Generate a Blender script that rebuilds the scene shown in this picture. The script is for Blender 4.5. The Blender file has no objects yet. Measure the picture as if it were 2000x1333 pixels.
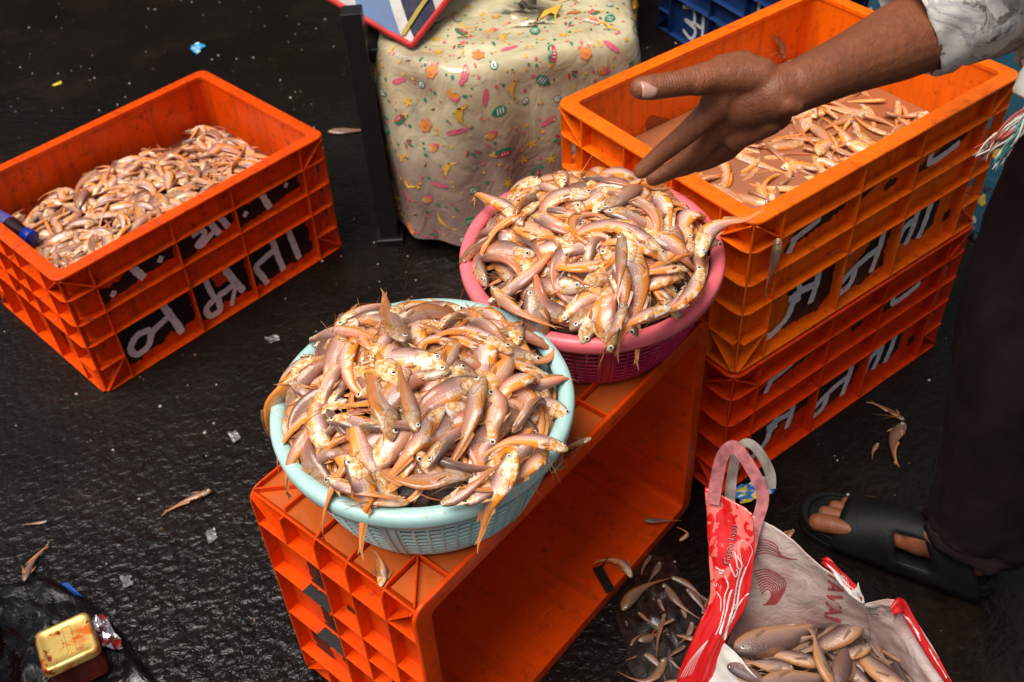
import bpy, bmesh, math, random
from math import sin, cos, pi, radians, sqrt, atan2, hypot
from mathutils import Vector as V, Matrix, noise
random.seed(4)
sc = bpy.context.scene
COL = sc.collection
PI = pi

# ------------------------------------------------------------------ camera (measured from the photograph)
FPX, PITCH, ROLL, CAMH = 2084.887, 0.7526, -0.0642, 1.4219
_fw = V((0, cos(PITCH), -sin(PITCH))); _rt = V((1, 0, 0)); _up = V((0, sin(PITCH), cos(PITCH)))
_R = cos(ROLL)*_rt + sin(ROLL)*_up; _U = -sin(ROLL)*_rt + cos(ROLL)*_up; _C = V((0, 0, CAMH))
def at(u, v, z=0.0):            # the point at height z seen at (u, v) of the 2000 px photograph
    d = _fw + _R*((u-1000)/FPX) - _U*((v-666.5)/FPX)
    return _C + d*((z-CAMH)/d.z)
def dep(u, v, Z):               # the point at distance Z in front of the photographer
    return _C + (_fw + _R*((u-1000)/FPX) - _U*((v-666.5)/FPX))*Z
cam = bpy.data.cameras.new('camera'); co = bpy.data.objects.new('camera', cam); COL.objects.link(co)
co.matrix_world = Matrix.Translation(_C) @ Matrix((( _R.x, _U.x, -_fw.x), (_R.y, _U.y, -_fw.y), (_R.z, _U.z, -_fw.z))).to_4x4()
cam.sensor_width = 36; cam.lens = FPX/2000*36; cam.clip_end = 500; cam.clip_start = .02
sc.camera = co
cam.dof.use_dof = True; cam.dof.focus_distance = 1.22; cam.dof.aperture_fstop = 9.0

# ------------------------------------------------------------------ node helpers
def mat(name):
    m = bpy.data.materials.new(name); m.use_nodes = True
    nt = m.node_tree; b = nt.nodes['Principled BSDF']
    return m, nt, b
def N(nt, t, **k):
    n = nt.nodes.new('ShaderNode'+t)
    for a, v in k.items():
        if a in n.inputs: n.inputs[a].default_value = v
        else: setattr(n, a, v)
    return n
def L(nt, a, b): nt.links.new(a, b)
def ramp(nt, fac, stops, interp='LINEAR'):
    r = N(nt, 'ValToRGB'); cr = r.color_ramp; cr.interpolation = interp
    while len(cr.elements) < len(stops): cr.elements.new(.5)
    for e, (p, c) in zip(cr.elements, stops):
        e.position = p; e.color = (c, c, c, 1) if isinstance(c, (int, float)) else (*c, 1)
    L(nt, fac, r.inputs[0]); return r.outputs[0]
def mixc(nt, fac, a, b, mode='MIX'):
    n = N(nt, 'Mix', data_type='RGBA', blend_type=mode)
    for s, v in ((n.inputs[0], fac), (n.inputs[6], a), (n.inputs[7], b)):
        if hasattr(v, 'links'): L(nt, v, s)
        elif isinstance(v, (int, float)): s.default_value = v if s == n.inputs[0] else (v, v, v, 1)
        else: s.default_value = (*v, 1)
    return n.outputs[2]
def mth(nt, op, a, b=0., c=None):
    n = N(nt, 'Math', operation=op)
    for s, v in zip(n.inputs, (a, b, c if c is not None else 0.)):
        if hasattr(v, 'links'): L(nt, v, s)
        else: s.default_value = v
    return n.outputs[0]
def tex(nt, kind='Object', scale=(1, 1, 1), rot=(0, 0, 0)):
    t = N(nt, 'TexCoord'); mp = N(nt, 'Mapping'); L(nt, t.outputs[kind], mp.inputs[0])
    mp.inputs['Scale'].default_value = scale; mp.inputs['Rotation'].default_value = rot
    return mp.outputs[0]
def noi(nt, vec, scale, detail=3, rough=.55, dist=0.):
    n = N(nt, 'TexNoise', Scale=scale, Detail=detail, Roughness=rough, Distortion=dist); L(nt, vec, n.inputs['Vector']); return n.outputs[0]
def bump(nt, b, h, strength=.3, dist=.002, normal=None):
    n = N(nt, 'Bump', Strength=strength, Distance=dist); L(nt, h, n.inputs['Height'])
    if normal is not None: L(nt, normal, n.inputs['Normal'])
    L(nt, n.outputs[0], b.inputs['Normal']); return n.outputs[0]
def simple(name, col, rough=.5, metal=0., var=.15, vs=30., bmp=.15, coat=0., sss=0.):
    m, nt, b = mat(name); v = tex(nt)
    n = noi(nt, v, vs, 4)
    dark = tuple(c*(1-var*1.6) for c in col); lite = tuple(min(1, c*(1+var)) for c in col)
    L(nt, ramp(nt, n, [(.3, dark), (.7, lite)]), b.inputs['Base Color'])
    b.inputs['Roughness'].default_value = rough; b.inputs['Metallic'].default_value = metal
    b.inputs['Coat Weight'].default_value = coat; b.inputs['Subsurface Weight'].default_value = sss
    if sss: b.inputs['Subsurface Scale'].default_value = .01
    if bmp: bump(nt, b, noi(nt, v, vs*6, 3), bmp, .001)
    return m

# ------------------------------------------------------------------ object helpers
def tag(o, label=None, cat=None, group=None, kind=None):
    if label: o['label'] = label
    if cat: o['category'] = cat
    if group: o['group'] = group
    if kind: o['kind'] = kind
    return o
def empty(name, loc=(0, 0, 0), rot=None, **k):
    o = bpy.data.objects.new(name, None); COL.objects.link(o); o.location = loc; o.empty_display_size = .05
    if rot: o.rotation_euler = rot
    return tag(o, **k)
def obj(name, me, parent=None, **k):
    o = bpy.data.objects.new(name, me); COL.objects.link(o); o.parent = parent
    return tag(o, **k)
class MB:
    def __init__(s): s.v = []; s.f = []; s.m = []; s.uv = []
    def add(s, vs, fs, mi=0, uvs=None):
        n = len(s.v); s.v += [tuple(p) for p in vs]
        s.uv += list(uvs) if uvs is not None else [(0, 0)]*len(vs)
        for f in fs: s.f.append([i+n for i in f]); s.m.append(mi)
    def mesh(s, name, mats, smooth=False, xf=None):
        me = bpy.data.meshes.new(name); vs = s.v
        if xf: vs = [xf(p) for p in vs]
        me.from_pydata(vs, [], s.f)
        for m in (mats if isinstance(mats, (list, tuple)) else [mats]): me.materials.append(m)
        me.polygons.foreach_set('material_index', s.m)
        me.polygons.foreach_set('use_smooth', [smooth]*len(s.f))
        uv = me.uv_layers.new(name='UVMap'); li = [0]*len(me.loops); me.loops.foreach_get('vertex_index', li)
        fl = []
        for i in li: fl += s.uv[i]
        uv.data.foreach_set('uv', fl)
        me.update(); return me
    def build(s, name, mats, parent=None, smooth=False, xf=None, fix=False, **k):
        me = s.mesh(name, mats, smooth, xf)
        if fix:
            bm = bmesh.new(); bm.from_mesh(me); bmesh.ops.recalc_face_normals(bm, faces=bm.faces); bm.to_mesh(me); bm.free()
        return obj(name, me, parent, **k)
    def box(s, c, size, mi=0, rot=None):
        hx, hy, hz = size[0]/2, size[1]/2, size[2]/2
        vs = [V((x, y, z)) for z in (-hz, hz) for y in (-hy, hy) for x in (-hx, hx)]
        if rot is not None: vs = [rot @ v for v in vs]
        s.add([v+V(c) for v in vs], [(0, 2, 3, 1), (4, 5, 7, 6), (0, 1, 5, 4), (2, 6, 7, 3), (0, 4, 6, 2), (1, 3, 7, 5)], mi)
    def bar(s, a, b, w, t, n, mi=0):         # bar from a to b, width w across, thickness t along n
        a, b, n = V(a), V(b), V(n).normalized(); d = (b-a).normalized(); x = d.cross(n).normalized()
        vs = [p + x*sx*w/2 + n*sn*t/2 for p in (a, b) for sx, sn in ((-1, -1), (1, -1), (1, 1), (-1, 1))]
        s.add(vs, [(0, 1, 2, 3), (7, 6, 5, 4), (0, 4, 5, 1), (1, 5, 6, 2), (2, 6, 7, 3), (3, 7, 4, 0)], mi)
    def loops(s, rings, closed=True, mi=0, cap=True, uvs=None):
        n = len(rings[0]); fs = []
        for i in range(len(rings)-1):
            for j in range(n if closed else n-1):
                k = (j+1) % n; fs.append((i*n+j, i*n+k, (i+1)*n+k, (i+1)*n+j))
        if cap and closed: fs += [tuple(reversed(range(n))), tuple(range((len(rings)-1)*n, len(rings)*n))]
        s.add([p for r in rings for p in r], fs, mi, uvs)
def bevel(o, w=.001, seg=2, ang=40):
    m = o.modifiers.new('bevel', 'BEVEL'); m.width = w; m.segments = seg; m.limit_method = 'ANGLE'; m.angle_limit = radians(ang); return o
def mod(o, t, **k):
    m = o.modifiers.new(t.lower(), t)
    for a, v in k.items(): setattr(m, a, v)
    return m
def frame(d, up=V((0, 0, 1))):
    d = d.normalized(); x = d.cross(up)
    if x.length < 1e-4: x = d.cross(V((1, 0, 0)))
    x.normalize(); return x, x.cross(d).normalized()
def crom(P, t):
    n = len(P)-1; i = min(int(t*n), n-1); f = t*n-i
    p0, p1, p2, p3 = P[max(i-1, 0)], P[i], P[i+1], P[min(i+2, n)]
    return .5*((2*p1)+(p2-p0)*f+(2*p0-5*p1+4*p2-p3)*f*f+(3*p1-p0-3*p2+p3)*f**3)
def tube(mb, P, R, n=8, mi=0, steps=None, flat=None):
    P = [V(p) for p in P]; steps = steps or (len(P)-1)*4
    rings = []; up = V((0, 0, 1))
    for i in range(steps+1):
        t = i/steps; c = crom(P, t); d = crom(P, min(1, t+.01))-crom(P, max(0, t-.01)); x, y = frame(d, up)
        k = t*(len(R)-1); a = min(int(k), len(R)-2) if len(R) > 1 else 0; r = R[a]+(R[a+1]-R[a])*(k-a) if len(R) > 1 else R[0]
        rings.append([c+(x*cos(2*pi*j/n)+y*sin(2*pi*j/n)*(flat or 1))*r for j in range(n)])
    mb.loops(rings, mi=mi)
def disc(mb, c, x, y, rx, ry, n=12, mi=0):
    mb.add([c+x*rx*cos(2*pi*i/n)+y*ry*sin(2*pi*i/n) for i in range(n)], [tuple(range(n))], mi)
def stroke(mb, fn, pts, w, mi=0, rag=.12, step=None, closed=False):
    """ribbon of paint through 2D points mapped with fn(u, v) -> 3D"""
    P = [V((p[0], p[1], 0)) for p in pts]; n = max(6, int((len(P)-1)*8)); l = []; r = []
    for i in range(n+1):
        t = i/n; c = crom(P, t); d = (crom(P, min(1, t+.02))-crom(P, max(0, t-.02))).normalized(); nn = V((-d.y, d.x, 0))
        ww = w/2*(1+random.uniform(-rag, rag))*(.75 if i in (0, n) else 1)
        l.append(c+nn*ww); ww = w/2*(1+random.uniform(-rag, rag))*(.75 if i in (0, n) else 1); r.append(c-nn*ww)
    vs = [fn(p.x, p.y) for p in l]+[fn(p.x, p.y) for p in r]
    mb.add(vs, [(i, i+1, n+2+i, n+1+i) for i in range(n)], mi)
def blob(mb, fn, poly, mi=0, rag=.004, sub=7):
    """ragged patch of paint"""
    out = []
    for i in range(len(poly)):
        a, b = V((*poly[i], 0)), V((*poly[(i+1) % len(poly)], 0)); l = (b-a).length; k = max(2, int(l/.006)); nn = V((-(b-a).y, (b-a).x, 0)).normalized()
        for j in range(k):
            out.append(a+(b-a)*(j/k)+nn*rag*noise.noise(V((a.x*90+j*1.7+i*5, b.y*70, j*.9)))*1.8)
    me_v = [fn(p.x, p.y) for p in out]
    mb.add(me_v, [tuple(range(len(out)))], mi)

# ------------------------------------------------------------------ materials
def orange_plastic(name, col, grime=.5, wet=0.):
    m, nt, b = mat(name); v = tex(nt)
    n1 = noi(nt, v, 7, 4); n2 = noi(nt, v, 55, 6, .7); n3 = noi(nt, v, 240, 3, .7)
    c = ramp(nt, n1, [(.3, tuple(x*.78 for x in col)), (.7, col)])
    g = ramp(nt, n2, [(.55, 0.), (.70, grime)])
    c = mixc(nt, g, c, (.045, .016, .008))
    sp = ramp(nt, n3, [(.70, 0.), (.76, .7*grime)])
    c = mixc(nt, sp, c, (.03, .012, .008))
    # grime that has dried along the bottom of each streak
    st = noi(nt, tex(nt, scale=(60, 60, 5)), 1, 4, .6)
    c = mixc(nt, ramp(nt, st, [(.50, 0.), (.72, .6*grime)]), c, (.10, .022, .006))
    sf = noi(nt, tex(nt, scale=(14, 130, 130), rot=(0, 0, .3)), 1, 4, .7)
    c = mixc(nt, ramp(nt, sf, [(.66, 0.), (.72, .45*grime)]), c, tuple(min(1, x*.6+.30) for x in col))
    L(nt, c, b.inputs['Base Color'])
    L(nt, ramp(nt, n2, [(.3, .24), (.75, .48)]), b.inputs['Roughness'])
    b.inputs['Specular IOR Level'].default_value = .22
    b.inputs['Subsurface Weight'].default_value = .12; b.inputs['Subsurface Scale'].default_value = .008
    b.inputs['Subsurface Radius'].default_value = (1, .25, .05)
    bump(nt, b, mixc(nt, .5, noi(nt, v, 35, 3), n3), .22, .0012)
    return m
M = {}
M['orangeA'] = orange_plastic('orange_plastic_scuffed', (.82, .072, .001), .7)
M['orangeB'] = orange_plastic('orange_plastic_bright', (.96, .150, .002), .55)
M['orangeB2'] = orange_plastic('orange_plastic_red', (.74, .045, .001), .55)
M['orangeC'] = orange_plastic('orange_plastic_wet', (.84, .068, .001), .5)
M['blueplastic'] = orange_plastic('blue_plastic', (.012, .045, .16), .5)
M['yellowplastic'] = orange_plastic('yellow_plastic', (.75, .36, .02), .5)
def paint(name, col, thr=.40):
    m, nt, b = mat(name); v = tex(nt)
    n = noi(nt, v, 130, 6, .75); n2 = noi(nt, v, 420, 3, .6)
    L(nt, mixc(nt, ramp(nt, n, [(thr, 1.), (thr+.10, 0.)]), col, tuple(c*.22 for c in col)), b.inputs['Base Color'])
    b.inputs['Roughness'].default_value = .5; bump(nt, b, n2, .5, .001); return m
M['blackpaint'] = paint('black_paint', (.006, .006, .007), .2)
M['whitepaint'] = paint('white_paint', (.78, .76, .76), .33)
M['orangechip'] = simple('orange_chip', (.62, .05, .004), .4)

# wet ground
def ground_mat():
    m, nt, b = mat('wet_asphalt'); v = tex(nt)
    v0 = tex(nt, rot=(0, 0, radians(-50))); mp2 = N(nt, 'Mapping'); L(nt, v0, mp2.inputs[0]); mp2.inputs['Scale'].default_value = (1.0, 1.22, 1); vd = mp2.outputs[0]
    big = noi(nt, v, 2.2, 4, .6); lum = noi(nt, vd, 48, 3, .55, .5); fine = noi(nt, v, 330, 3, .7)
    vor = N(nt, 'TexVoronoi', Scale=74., feature='SMOOTH_F1'); L(nt, vd, vor.inputs['Vector'])
    c = ramp(nt, big, [(.3, (.0032, .0021, .0015)), (.7, (.0082, .0054, .0039))])
    c = mixc(nt, ramp(nt, noi(nt, v, 90, 5, .7), [(.5, 0.), (.8, .6)]), c, (.016, .0115, .009))
    c = mixc(nt, ramp(nt, noi(nt, v, 5.5, 5, .65), [(.52, 0.), (.72, .7)]), c, (.017, .0105, .0068))
    sp = N(nt, 'TexVoronoi', Scale=150.); L(nt, v, sp.inputs['Vector'])
    speck = mth(nt, 'MULTIPLY', ramp(nt, sp.outputs['Distance'], [(.12, 1.), (.2, 0.)]), ramp(nt, sp.outputs['Color'], [(.93, 0.), (.95, .8)]))
    c = mixc(nt, speck, c, (.16, .13, .11)); L(nt, c, b.inputs['Base Color'])
    wet = ramp(nt, noi(nt, v, 1.7, 3, .5), [(.35, .16), (.65, .42)])
    L(nt, wet, b.inputs['Roughness'])
    # clods rounded on top, flat water film between them
    h = mth(nt, 'MULTIPLY', ramp(nt, lum, [(.36, 0.), (.62, 1.)], 'EASE'), .6)
    h = mth(nt, 'ADD', h, mth(nt, 'MULTIPLY', mth(nt, 'SUBTRACT', 1., vor.outputs['Distance']), .95))
    h0 = h; h = mth(nt, 'ADD', h, mth(nt, 'MULTIPLY', fine, .05))
    cd = N(nt, 'VectorMath', operation='DISTANCE'); L(nt, v, cd.inputs[0]); cd.inputs[1].default_value = (-.42, .80, 0)
    big2 = mth(nt, 'ADD', ramp(nt, mth(nt, 'ADD', cd.outputs['Value'], mth(nt, 'MULTIPLY', noi(nt, v, 2.5, 3), .5)), [(.45, 1.), (.95, .26)]), mth(nt, 'MULTIPLY', noi(nt, v, 1.6, 2), .15))
    gr = noi(nt, v, 120, 4, .7); h = mth(nt, 'ADD', mth(nt, 'MULTIPLY', h, big2), mth(nt, 'MULTIPLY', gr, .24)); bump(nt, b, h, .60, .0058)
    b.inputs['Specular IOR Level'].default_value = .27
    return m
M['ground'] = ground_mat()

def fish_mat(name, per_island=False, dull=0., tint=(.075, .040, .032)):
    m, nt, b = mat(name)
    uvn = N(nt, 'UVMap'); sep = N(nt, 'SeparateXYZ'); L(nt, uvn.outputs[0], sep.inputs[0]); u, v = sep.outputs[0], sep.outputs[1]
    rnd = N(nt, 'NewGeometry').outputs['Random Per Island'] if per_island else N(nt, 'ObjectInfo').outputs['Random']
    ov = tex(nt, 'Object'); nz = noi(nt, ov, 55, 4, .65); nf = noi(nt, ov, 190, 3, .7)
    vv = mth(nt, 'ADD', v, mth(nt, 'MULTIPLY', mth(nt, 'SUBTRACT', nz, .5), .38))
    body = ramp(nt, vv, [(.0, (.13, .080, .065)), (.10, (.20, .095, .065)), (.26, (.37, .19, .155)), (.50, (.60, .36, .315)), (.66, (.78, .48, .30)), (.78, (.85, .31, .022)), (1., (.68, .16, .008))])
    tail = mixc(nt, v, (.72, .17, .065), (.90, .29, .045))
    c = mixc(nt, ramp(nt, mth(nt, 'ADD', u, mth(nt, 'MULTIPLY', mth(nt, 'SUBTRACT', rnd, .5), .25)), [(.34, 0.), (.68, .92)]), body, tail)
    head = ramp(nt, nf, [(.38, (.52, .22, .05)), (.48, (.80, .42, .09)), (.58, (.90, .74, .56))])
    hf = mth(nt, 'MULTIPLY', ramp(nt, u, [(.16, .92), (.24, 0.)]), ramp(nt, vv, [(.08, 0.), (.26, 1.)]))
    c = mixc(nt, hf, c, head)
    # golden-white foil patches on the belly
    fo = mth(nt, 'MULTIPLY', ramp(nt, nz, [(.56, 0.), (.62, .85)]), ramp(nt, v, [(.38, 0.), (.52, 1.)]))
    fo = mth(nt, 'MULTIPLY', fo, ramp(nt, u, [(.45, 1.), (.6, 0.)]))
    c = mixc(nt, fo, c, (.88, .72, .60))
    # gill edge
    ge = mth(nt, 'ABSOLUTE', mth(nt, 'SUBTRACT', mth(nt, 'ADD', u, mth(nt, 'MULTIPLY', mth(nt, 'SUBTRACT', v, .5), mth(nt, 'SUBTRACT', v, .5))), .215))
    c = mixc(nt, ramp(nt, ge, [(.0, .8), (.011, 0.)]), c, (.20, .07, .025))
    # rows of pearly dots
    fr = mth(nt, 'ABSOLUTE', mth(nt, 'SUBTRACT', mth(nt, 'FRACT', mth(nt, 'MULTIPLY', u, 38.)), .5))
    for vc in (.50, .66):
        dv = mth(nt, 'ABSOLUTE', mth(nt, 'SUBTRACT', v, vc))
        d = mth(nt, 'SQRT', mth(nt, 'ADD', mth(nt, 'MULTIPLY', fr, mth(nt, 'MULTIPLY', fr, 1.)), mth(nt, 'MULTIPLY', mth(nt, 'MULTIPLY', dv, dv), 160.)))
        f = mth(nt, 'MULTIPLY', ramp(nt, d, [(.22, 1.), (.32, 0.)]), ramp(nt, mth(nt, 'ABSOLUTE', mth(nt, 'SUBTRACT', u, .45)), [(.22, 1.), (.27, 0.)]))
        c = mixc(nt, mth(nt, 'MULTIPLY', f, .65), c, (.92, .80, .70))
    # individual tone
    c = mixc(nt, ramp(nt, rnd, [(0., .45), (.35, 0.)]), c, (.70, .26, .045), 'MULTIPLY') if False else mixc(nt, ramp(nt, rnd, [(0., .45), (.35, 0.)]), c, (.80, .30, .08))
    c = mixc(nt, ramp(nt, rnd, [(.66, 0.), (1., .75)]), c, (.17, .082, .052))
    if dull: c = mixc(nt, dull, c, tint)
    L(nt, c, b.inputs['Base Color'])
    b.inputs['Roughness'].default_value = .25; b.inputs['Coat Weight'].default_value = .32; b.inputs['Coat Roughness'].default_value = .08
    b.inputs['Metallic'].default_value = .0
    b.inputs['Subsurface Weight'].default_value = .06; b.inputs['Subsurface Scale'].default_value = .004; b.inputs['Subsurface Radius'].default_value = (1, .4, .2)
    mp = N(nt, 'Mapping'); mp.inputs['Scale'].default_value = (46, 16, 1); L(nt, uvn.outputs[0], mp.inputs[0])
    sc_ = N(nt, 'TexVoronoi', Scale=1.); L(nt, mp.outputs[0], sc_.inputs['Vector'])
    bump(nt, b, mth(nt, 'ADD', mth(nt, 'MULTIPLY', sc_.outputs['Distance'], .5), nf), .35, .0009)
    return m
M['fish'] = fish_mat('fish_skin'); M['fishpile'] = fish_mat('fish_skin_pile', True, .20, (.34, .12, .06)); M['fishgold'] = fish_mat('fish_skin_floating', True, .24, (.80, .27, .03)); M['fishdull'] = fish_mat('fish_skin_dull', False, .74)
def croaker():
    m, nt, b = mat('croaker_skin'); uvn = N(nt, 'UVMap'); sep = N(nt, 'SeparateXYZ'); L(nt, uvn.outputs[0], sep.inputs[0]); u, v = sep.outputs[0], sep.outputs[1]
    rnd = N(nt, 'ObjectInfo').outputs['Random']; ov = tex(nt); nz = noi(nt, ov, 45, 4, .6)
    vv = mth(nt, 'ADD', v, mth(nt, 'MULTIPLY', mth(nt, 'SUBTRACT', nz, .5), .3))
    c = ramp(nt, vv, [(0., (.055, .030, .024)), (.3, (.12, .065, .052)), (.55, (.24, .145, .12)), (.75, (.38, .21, .12)), (1., (.42, .18, .06))])
    c = mixc(nt, ramp(nt, noi(nt, ov, 18, 2), [(.54, 0.), (.70, .6)]), c, (.42, .15, .045))
    c = mixc(nt, ramp(nt, rnd, [(.62, 0.), (.8, .75)]), c, (.07, .035, .04))
    L(nt, c, b.inputs['Base Color']); b.inputs['Roughness'].default_value = .3; b.inputs['Coat Weight'].default_value = .3; b.inputs['Coat Roughness'].default_value = .12
    mp = N(nt, 'Mapping'); mp.inputs['Scale'].default_value = (60, 26, 1); L(nt, uvn.outputs[0], mp.inputs[0])
    s_ = N(nt, 'TexVoronoi', Scale=1.); L(nt, mp.outputs[0], s_.inputs['Vector'])
    bump(nt, b, s_.outputs['Distance'], .5, .0012); return m
M['croaker'] = croaker()
def fin_mat():
    m, nt, b = mat('fish_fin'); v = tex(nt); L(nt, ramp(nt, noi(nt, v, 60, 3), [(.3, (.30, .115, .045)), (.7, (.62, .30, .10))]), b.inputs['Base Color'])
    b.inputs['Roughness'].default_value = .3; b.inputs['Transmission Weight'].default_value = .0; b.inputs['Coat Weight'].default_value = .3; return m
M['fin'] = fin_mat(); M['findark'] = simple('dull_fin', (.20, .11, .065), .4, coat=.2)
M['eyewhite'] = simple('eye_ring', (.80, .74, .62), .2, coat=.6, bmp=0)
M['eyegold'] = simple('eye_gold', (.50, .27, .10), .25, coat=.6, bmp=0)
M['pupil'] = simple('eye_pupil', (.012, .010, .012), .08, coat=1., bmp=0)
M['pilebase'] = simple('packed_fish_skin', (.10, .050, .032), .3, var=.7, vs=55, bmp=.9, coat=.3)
def basket_mat(name, col, rough=.33):
    m, nt, b = mat(name); v = tex(nt); n = noi(nt, v, 20, 4)
    c = ramp(nt, n, [(.3, tuple(x*.88 for x in col)), (.7, col)])
    c = mixc(nt, ramp(nt, noi(nt, v, 85, 5, .7), [(.58, 0.), (.72, .5)]), c, (.38, .25, .12))
    L(nt, c, b.inputs['Base Color']); b.inputs['Roughness'].default_value = rough
    b.inputs['Subsurface Weight'].default_value = .2; b.inputs['Subsurface Scale'].default_value = .006
    bump(nt, b, noi(nt, v, 160, 3), .12, .0008); return m
M['teal'] = basket_mat('pale_teal_plastic', (.44, .66, .63)); M['pink'] = basket_mat('pink_plastic', (.92, .17, .20)); M['magenta'] = basket_mat('magenta_plastic', (.50, .012, .075))
def water_mat(name, col, rough=.04, bs=.25, sc_=28):
    m, nt, b = mat(name); v = tex(nt); n = noi(nt, v, 14, 4)
    L(nt, ramp(nt, n, [(.3, tuple(x*.75 for x in col)), (.7, col)]), b.inputs['Base Color'])
    b.inputs['Roughness'].default_value = rough; b.inputs['IOR'].default_value = 1.33; b.inputs['Coat Weight'].default_value = .6; b.inputs['Coat Roughness'].default_value = .02
    bump(nt, b, noi(nt, v, sc_, 3, .5, .8), bs, .006); return m
M['water'] = water_mat('murky_fish_water', (.38, .130, .055), .02, .10, 16); M['pondwater'] = water_mat('pooled_water_orange', (.55, .105, .018), .03, .06, 9); M['redwater'] = water_mat('red_fish_water', (.17, .045, .022))

# ------------------------------------------------------------------ soft-body drop that lets the fish settle into their heaps
import numpy as np
SN = 7
def sim(seed,nf,L0,L1,spawn,collide,steps=500,zlo=0,layers=4,pairs_r=.97,dt=.004):
    rng=np.random.default_rng(seed)
    X=np.zeros((nf,SN,3)); Ls=rng.uniform(L0,L1,nf)
    rad=np.zeros((nf,SN))
    prof=np.array([.55,1.0,1.0,.8,.55,.32,.18])
    for i in range(nf):
        L=Ls[i]; seg=L/(SN-1)
        x,y,z=spawn(i,rng)
        a=rng.uniform(0,2*pi)
        k=rng.normal(0,.22)+ (rng.choice([-1,1])*rng.uniform(.25,.5) if rng.random()<.55 else 0)
        p=np.array([0,0.]);P=[p.copy()]; aa=a
        for j in range(1,SN):
            aa+=k*(0.25 if j<3 else 1.0+ (.25*(j-3)))*1.0
            p=p+seg*np.array([cos(aa),sin(aa)]); P.append(p.copy())
        P=np.array(P); P-=P[1:4].mean(0)
        X[i,:,0]=P[:,0]+x; X[i,:,1]=P[:,1]+y
        X[i,:,2]=z+np.linspace(-1,1,SN)*rng.uniform(-.01,.01)
        rad[i]=prof*L*.050*pairs_r
    # keep spawn above ground inside
    rest={d:np.linalg.norm(X[:,d:]-X[:,:-d],axis=2) for d in (1,2,3)}
    V=np.zeros_like(X); g=np.array([0,0,-9.8])
    idx=np.repeat(np.arange(nf),SN); RR=rad.ravel()
    sumr=RR[:,None]+RR[None]; same=idx[:,None]==idx[None]; iu=np.triu(~same,1)
    for s in range(steps):
        V=(V+g*dt)*(.93 if s<steps*.8 else .8)
        sp=np.linalg.norm(V,axis=2,keepdims=True); V=np.where(sp>1.2,V*1.2/np.maximum(sp,1e-9),V)
        O=X.copy(); X=X+V*dt
        F=X.reshape(-1,3)
        # broadphase
        if s%3==0:
            d2=((F[:,None]-F[None])**2).sum(2) if len(F)<1600 else None
            if d2 is None:
                n2=(F**2).sum(1); d2=n2[:,None]+n2[None]-2*F@F.T
            I,J=np.nonzero((d2<(sumr+.006)**2)&iu)
        for it in range(4):
            F=X.reshape(-1,3)
            d=F[I]-F[J]; l=np.sqrt((d**2).sum(1))+1e-9; o=(RR[I]+RR[J]-l)
            m=o>0; i_,j_=I[m],J[m]; c=(d[m]/l[m,None])*(o[m,None]*.5)
            acc=np.zeros_like(F);cnt=np.zeros(len(F))
            np.add.at(acc,i_,c);np.add.at(acc,j_,-c);np.add.at(cnt,i_,1);np.add.at(cnt,j_,1)
            F=F+acc/np.maximum(1,cnt*.6)[:,None]
            X=F.reshape(nf,SN,3)
            for dd,st in ((1,1.),(2,.6),(3,.3)):
                D=X[:,dd:]-X[:,:-dd]; l=np.linalg.norm(D,axis=2)+1e-9
                c=D*(((l-rest[dd])/l*.5*st)[:,:,None])
                X[:,:-dd]+=c; X[:,dd:]-=c
            X=collide(X,rad,rng)
        V=(X-O)/dt
        # friction
        V[...,:2]*=.85
    return X,Ls
def basket_col(cx,cy,zr,R,rb,zb,dome,base):
    def col(X,rad,rng):
        r=np.hypot(X[...,0]-cx,X[...,1]-cy)+1e-9; n=np.stack([(X[...,0]-cx)/r,(X[...,1]-cy)/r],-1)
        # floor dome inside
        zf=zr+base+dome*(1-np.clip(r/R,0,1.)**2)
        ins=r<R-.004
        low=ins&(X[...,2]<zf+rad); X[...,2]=np.where(low,zf+rad,X[...,2])
        # wall
        wz=X[...,2]<zr-.002
        Rw=R-.008
        over=wz&(r>Rw-rad)&(r<R); 
        X[...,:2]=np.where(over[...,None], np.array([cx,cy])+n*np.maximum(Rw-rad,0)[...,None], X[...,:2])
        outw=wz&(r>=R)&(r<R+.004+rad)
        X[...,:2]=np.where(outw[...,None], np.array([cx,cy])+n*(R+.004+rad)[...,None], X[...,:2])
        # rim torus
        dr=r-(R-.003); dz=X[...,2]-(zr-.001); l=np.hypot(dr,dz)+1e-9; mr=.008+rad
        m=l<mr; 
        push=(mr-l)
        X[...,2]=np.where(m,X[...,2]+push*dz/l,X[...,2])
        X[...,:2]=np.where(m[...,None],X[...,:2]+n*(push*dr/l)[...,None],X[...,:2])
        X[...,2]=np.maximum(X[...,2],.435)
        return X
    return col
def boxc(l,w,zf):
    def col(X,rad,rng):
        X[...,0]=np.clip(X[...,0],-l+rad,l-rad); X[...,1]=np.clip(X[...,1],-w+rad,w-rad)
        X[...,2]=np.maximum(X[...,2],zf(X[...,0],X[...,1])+rad); return X
    return col

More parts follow.
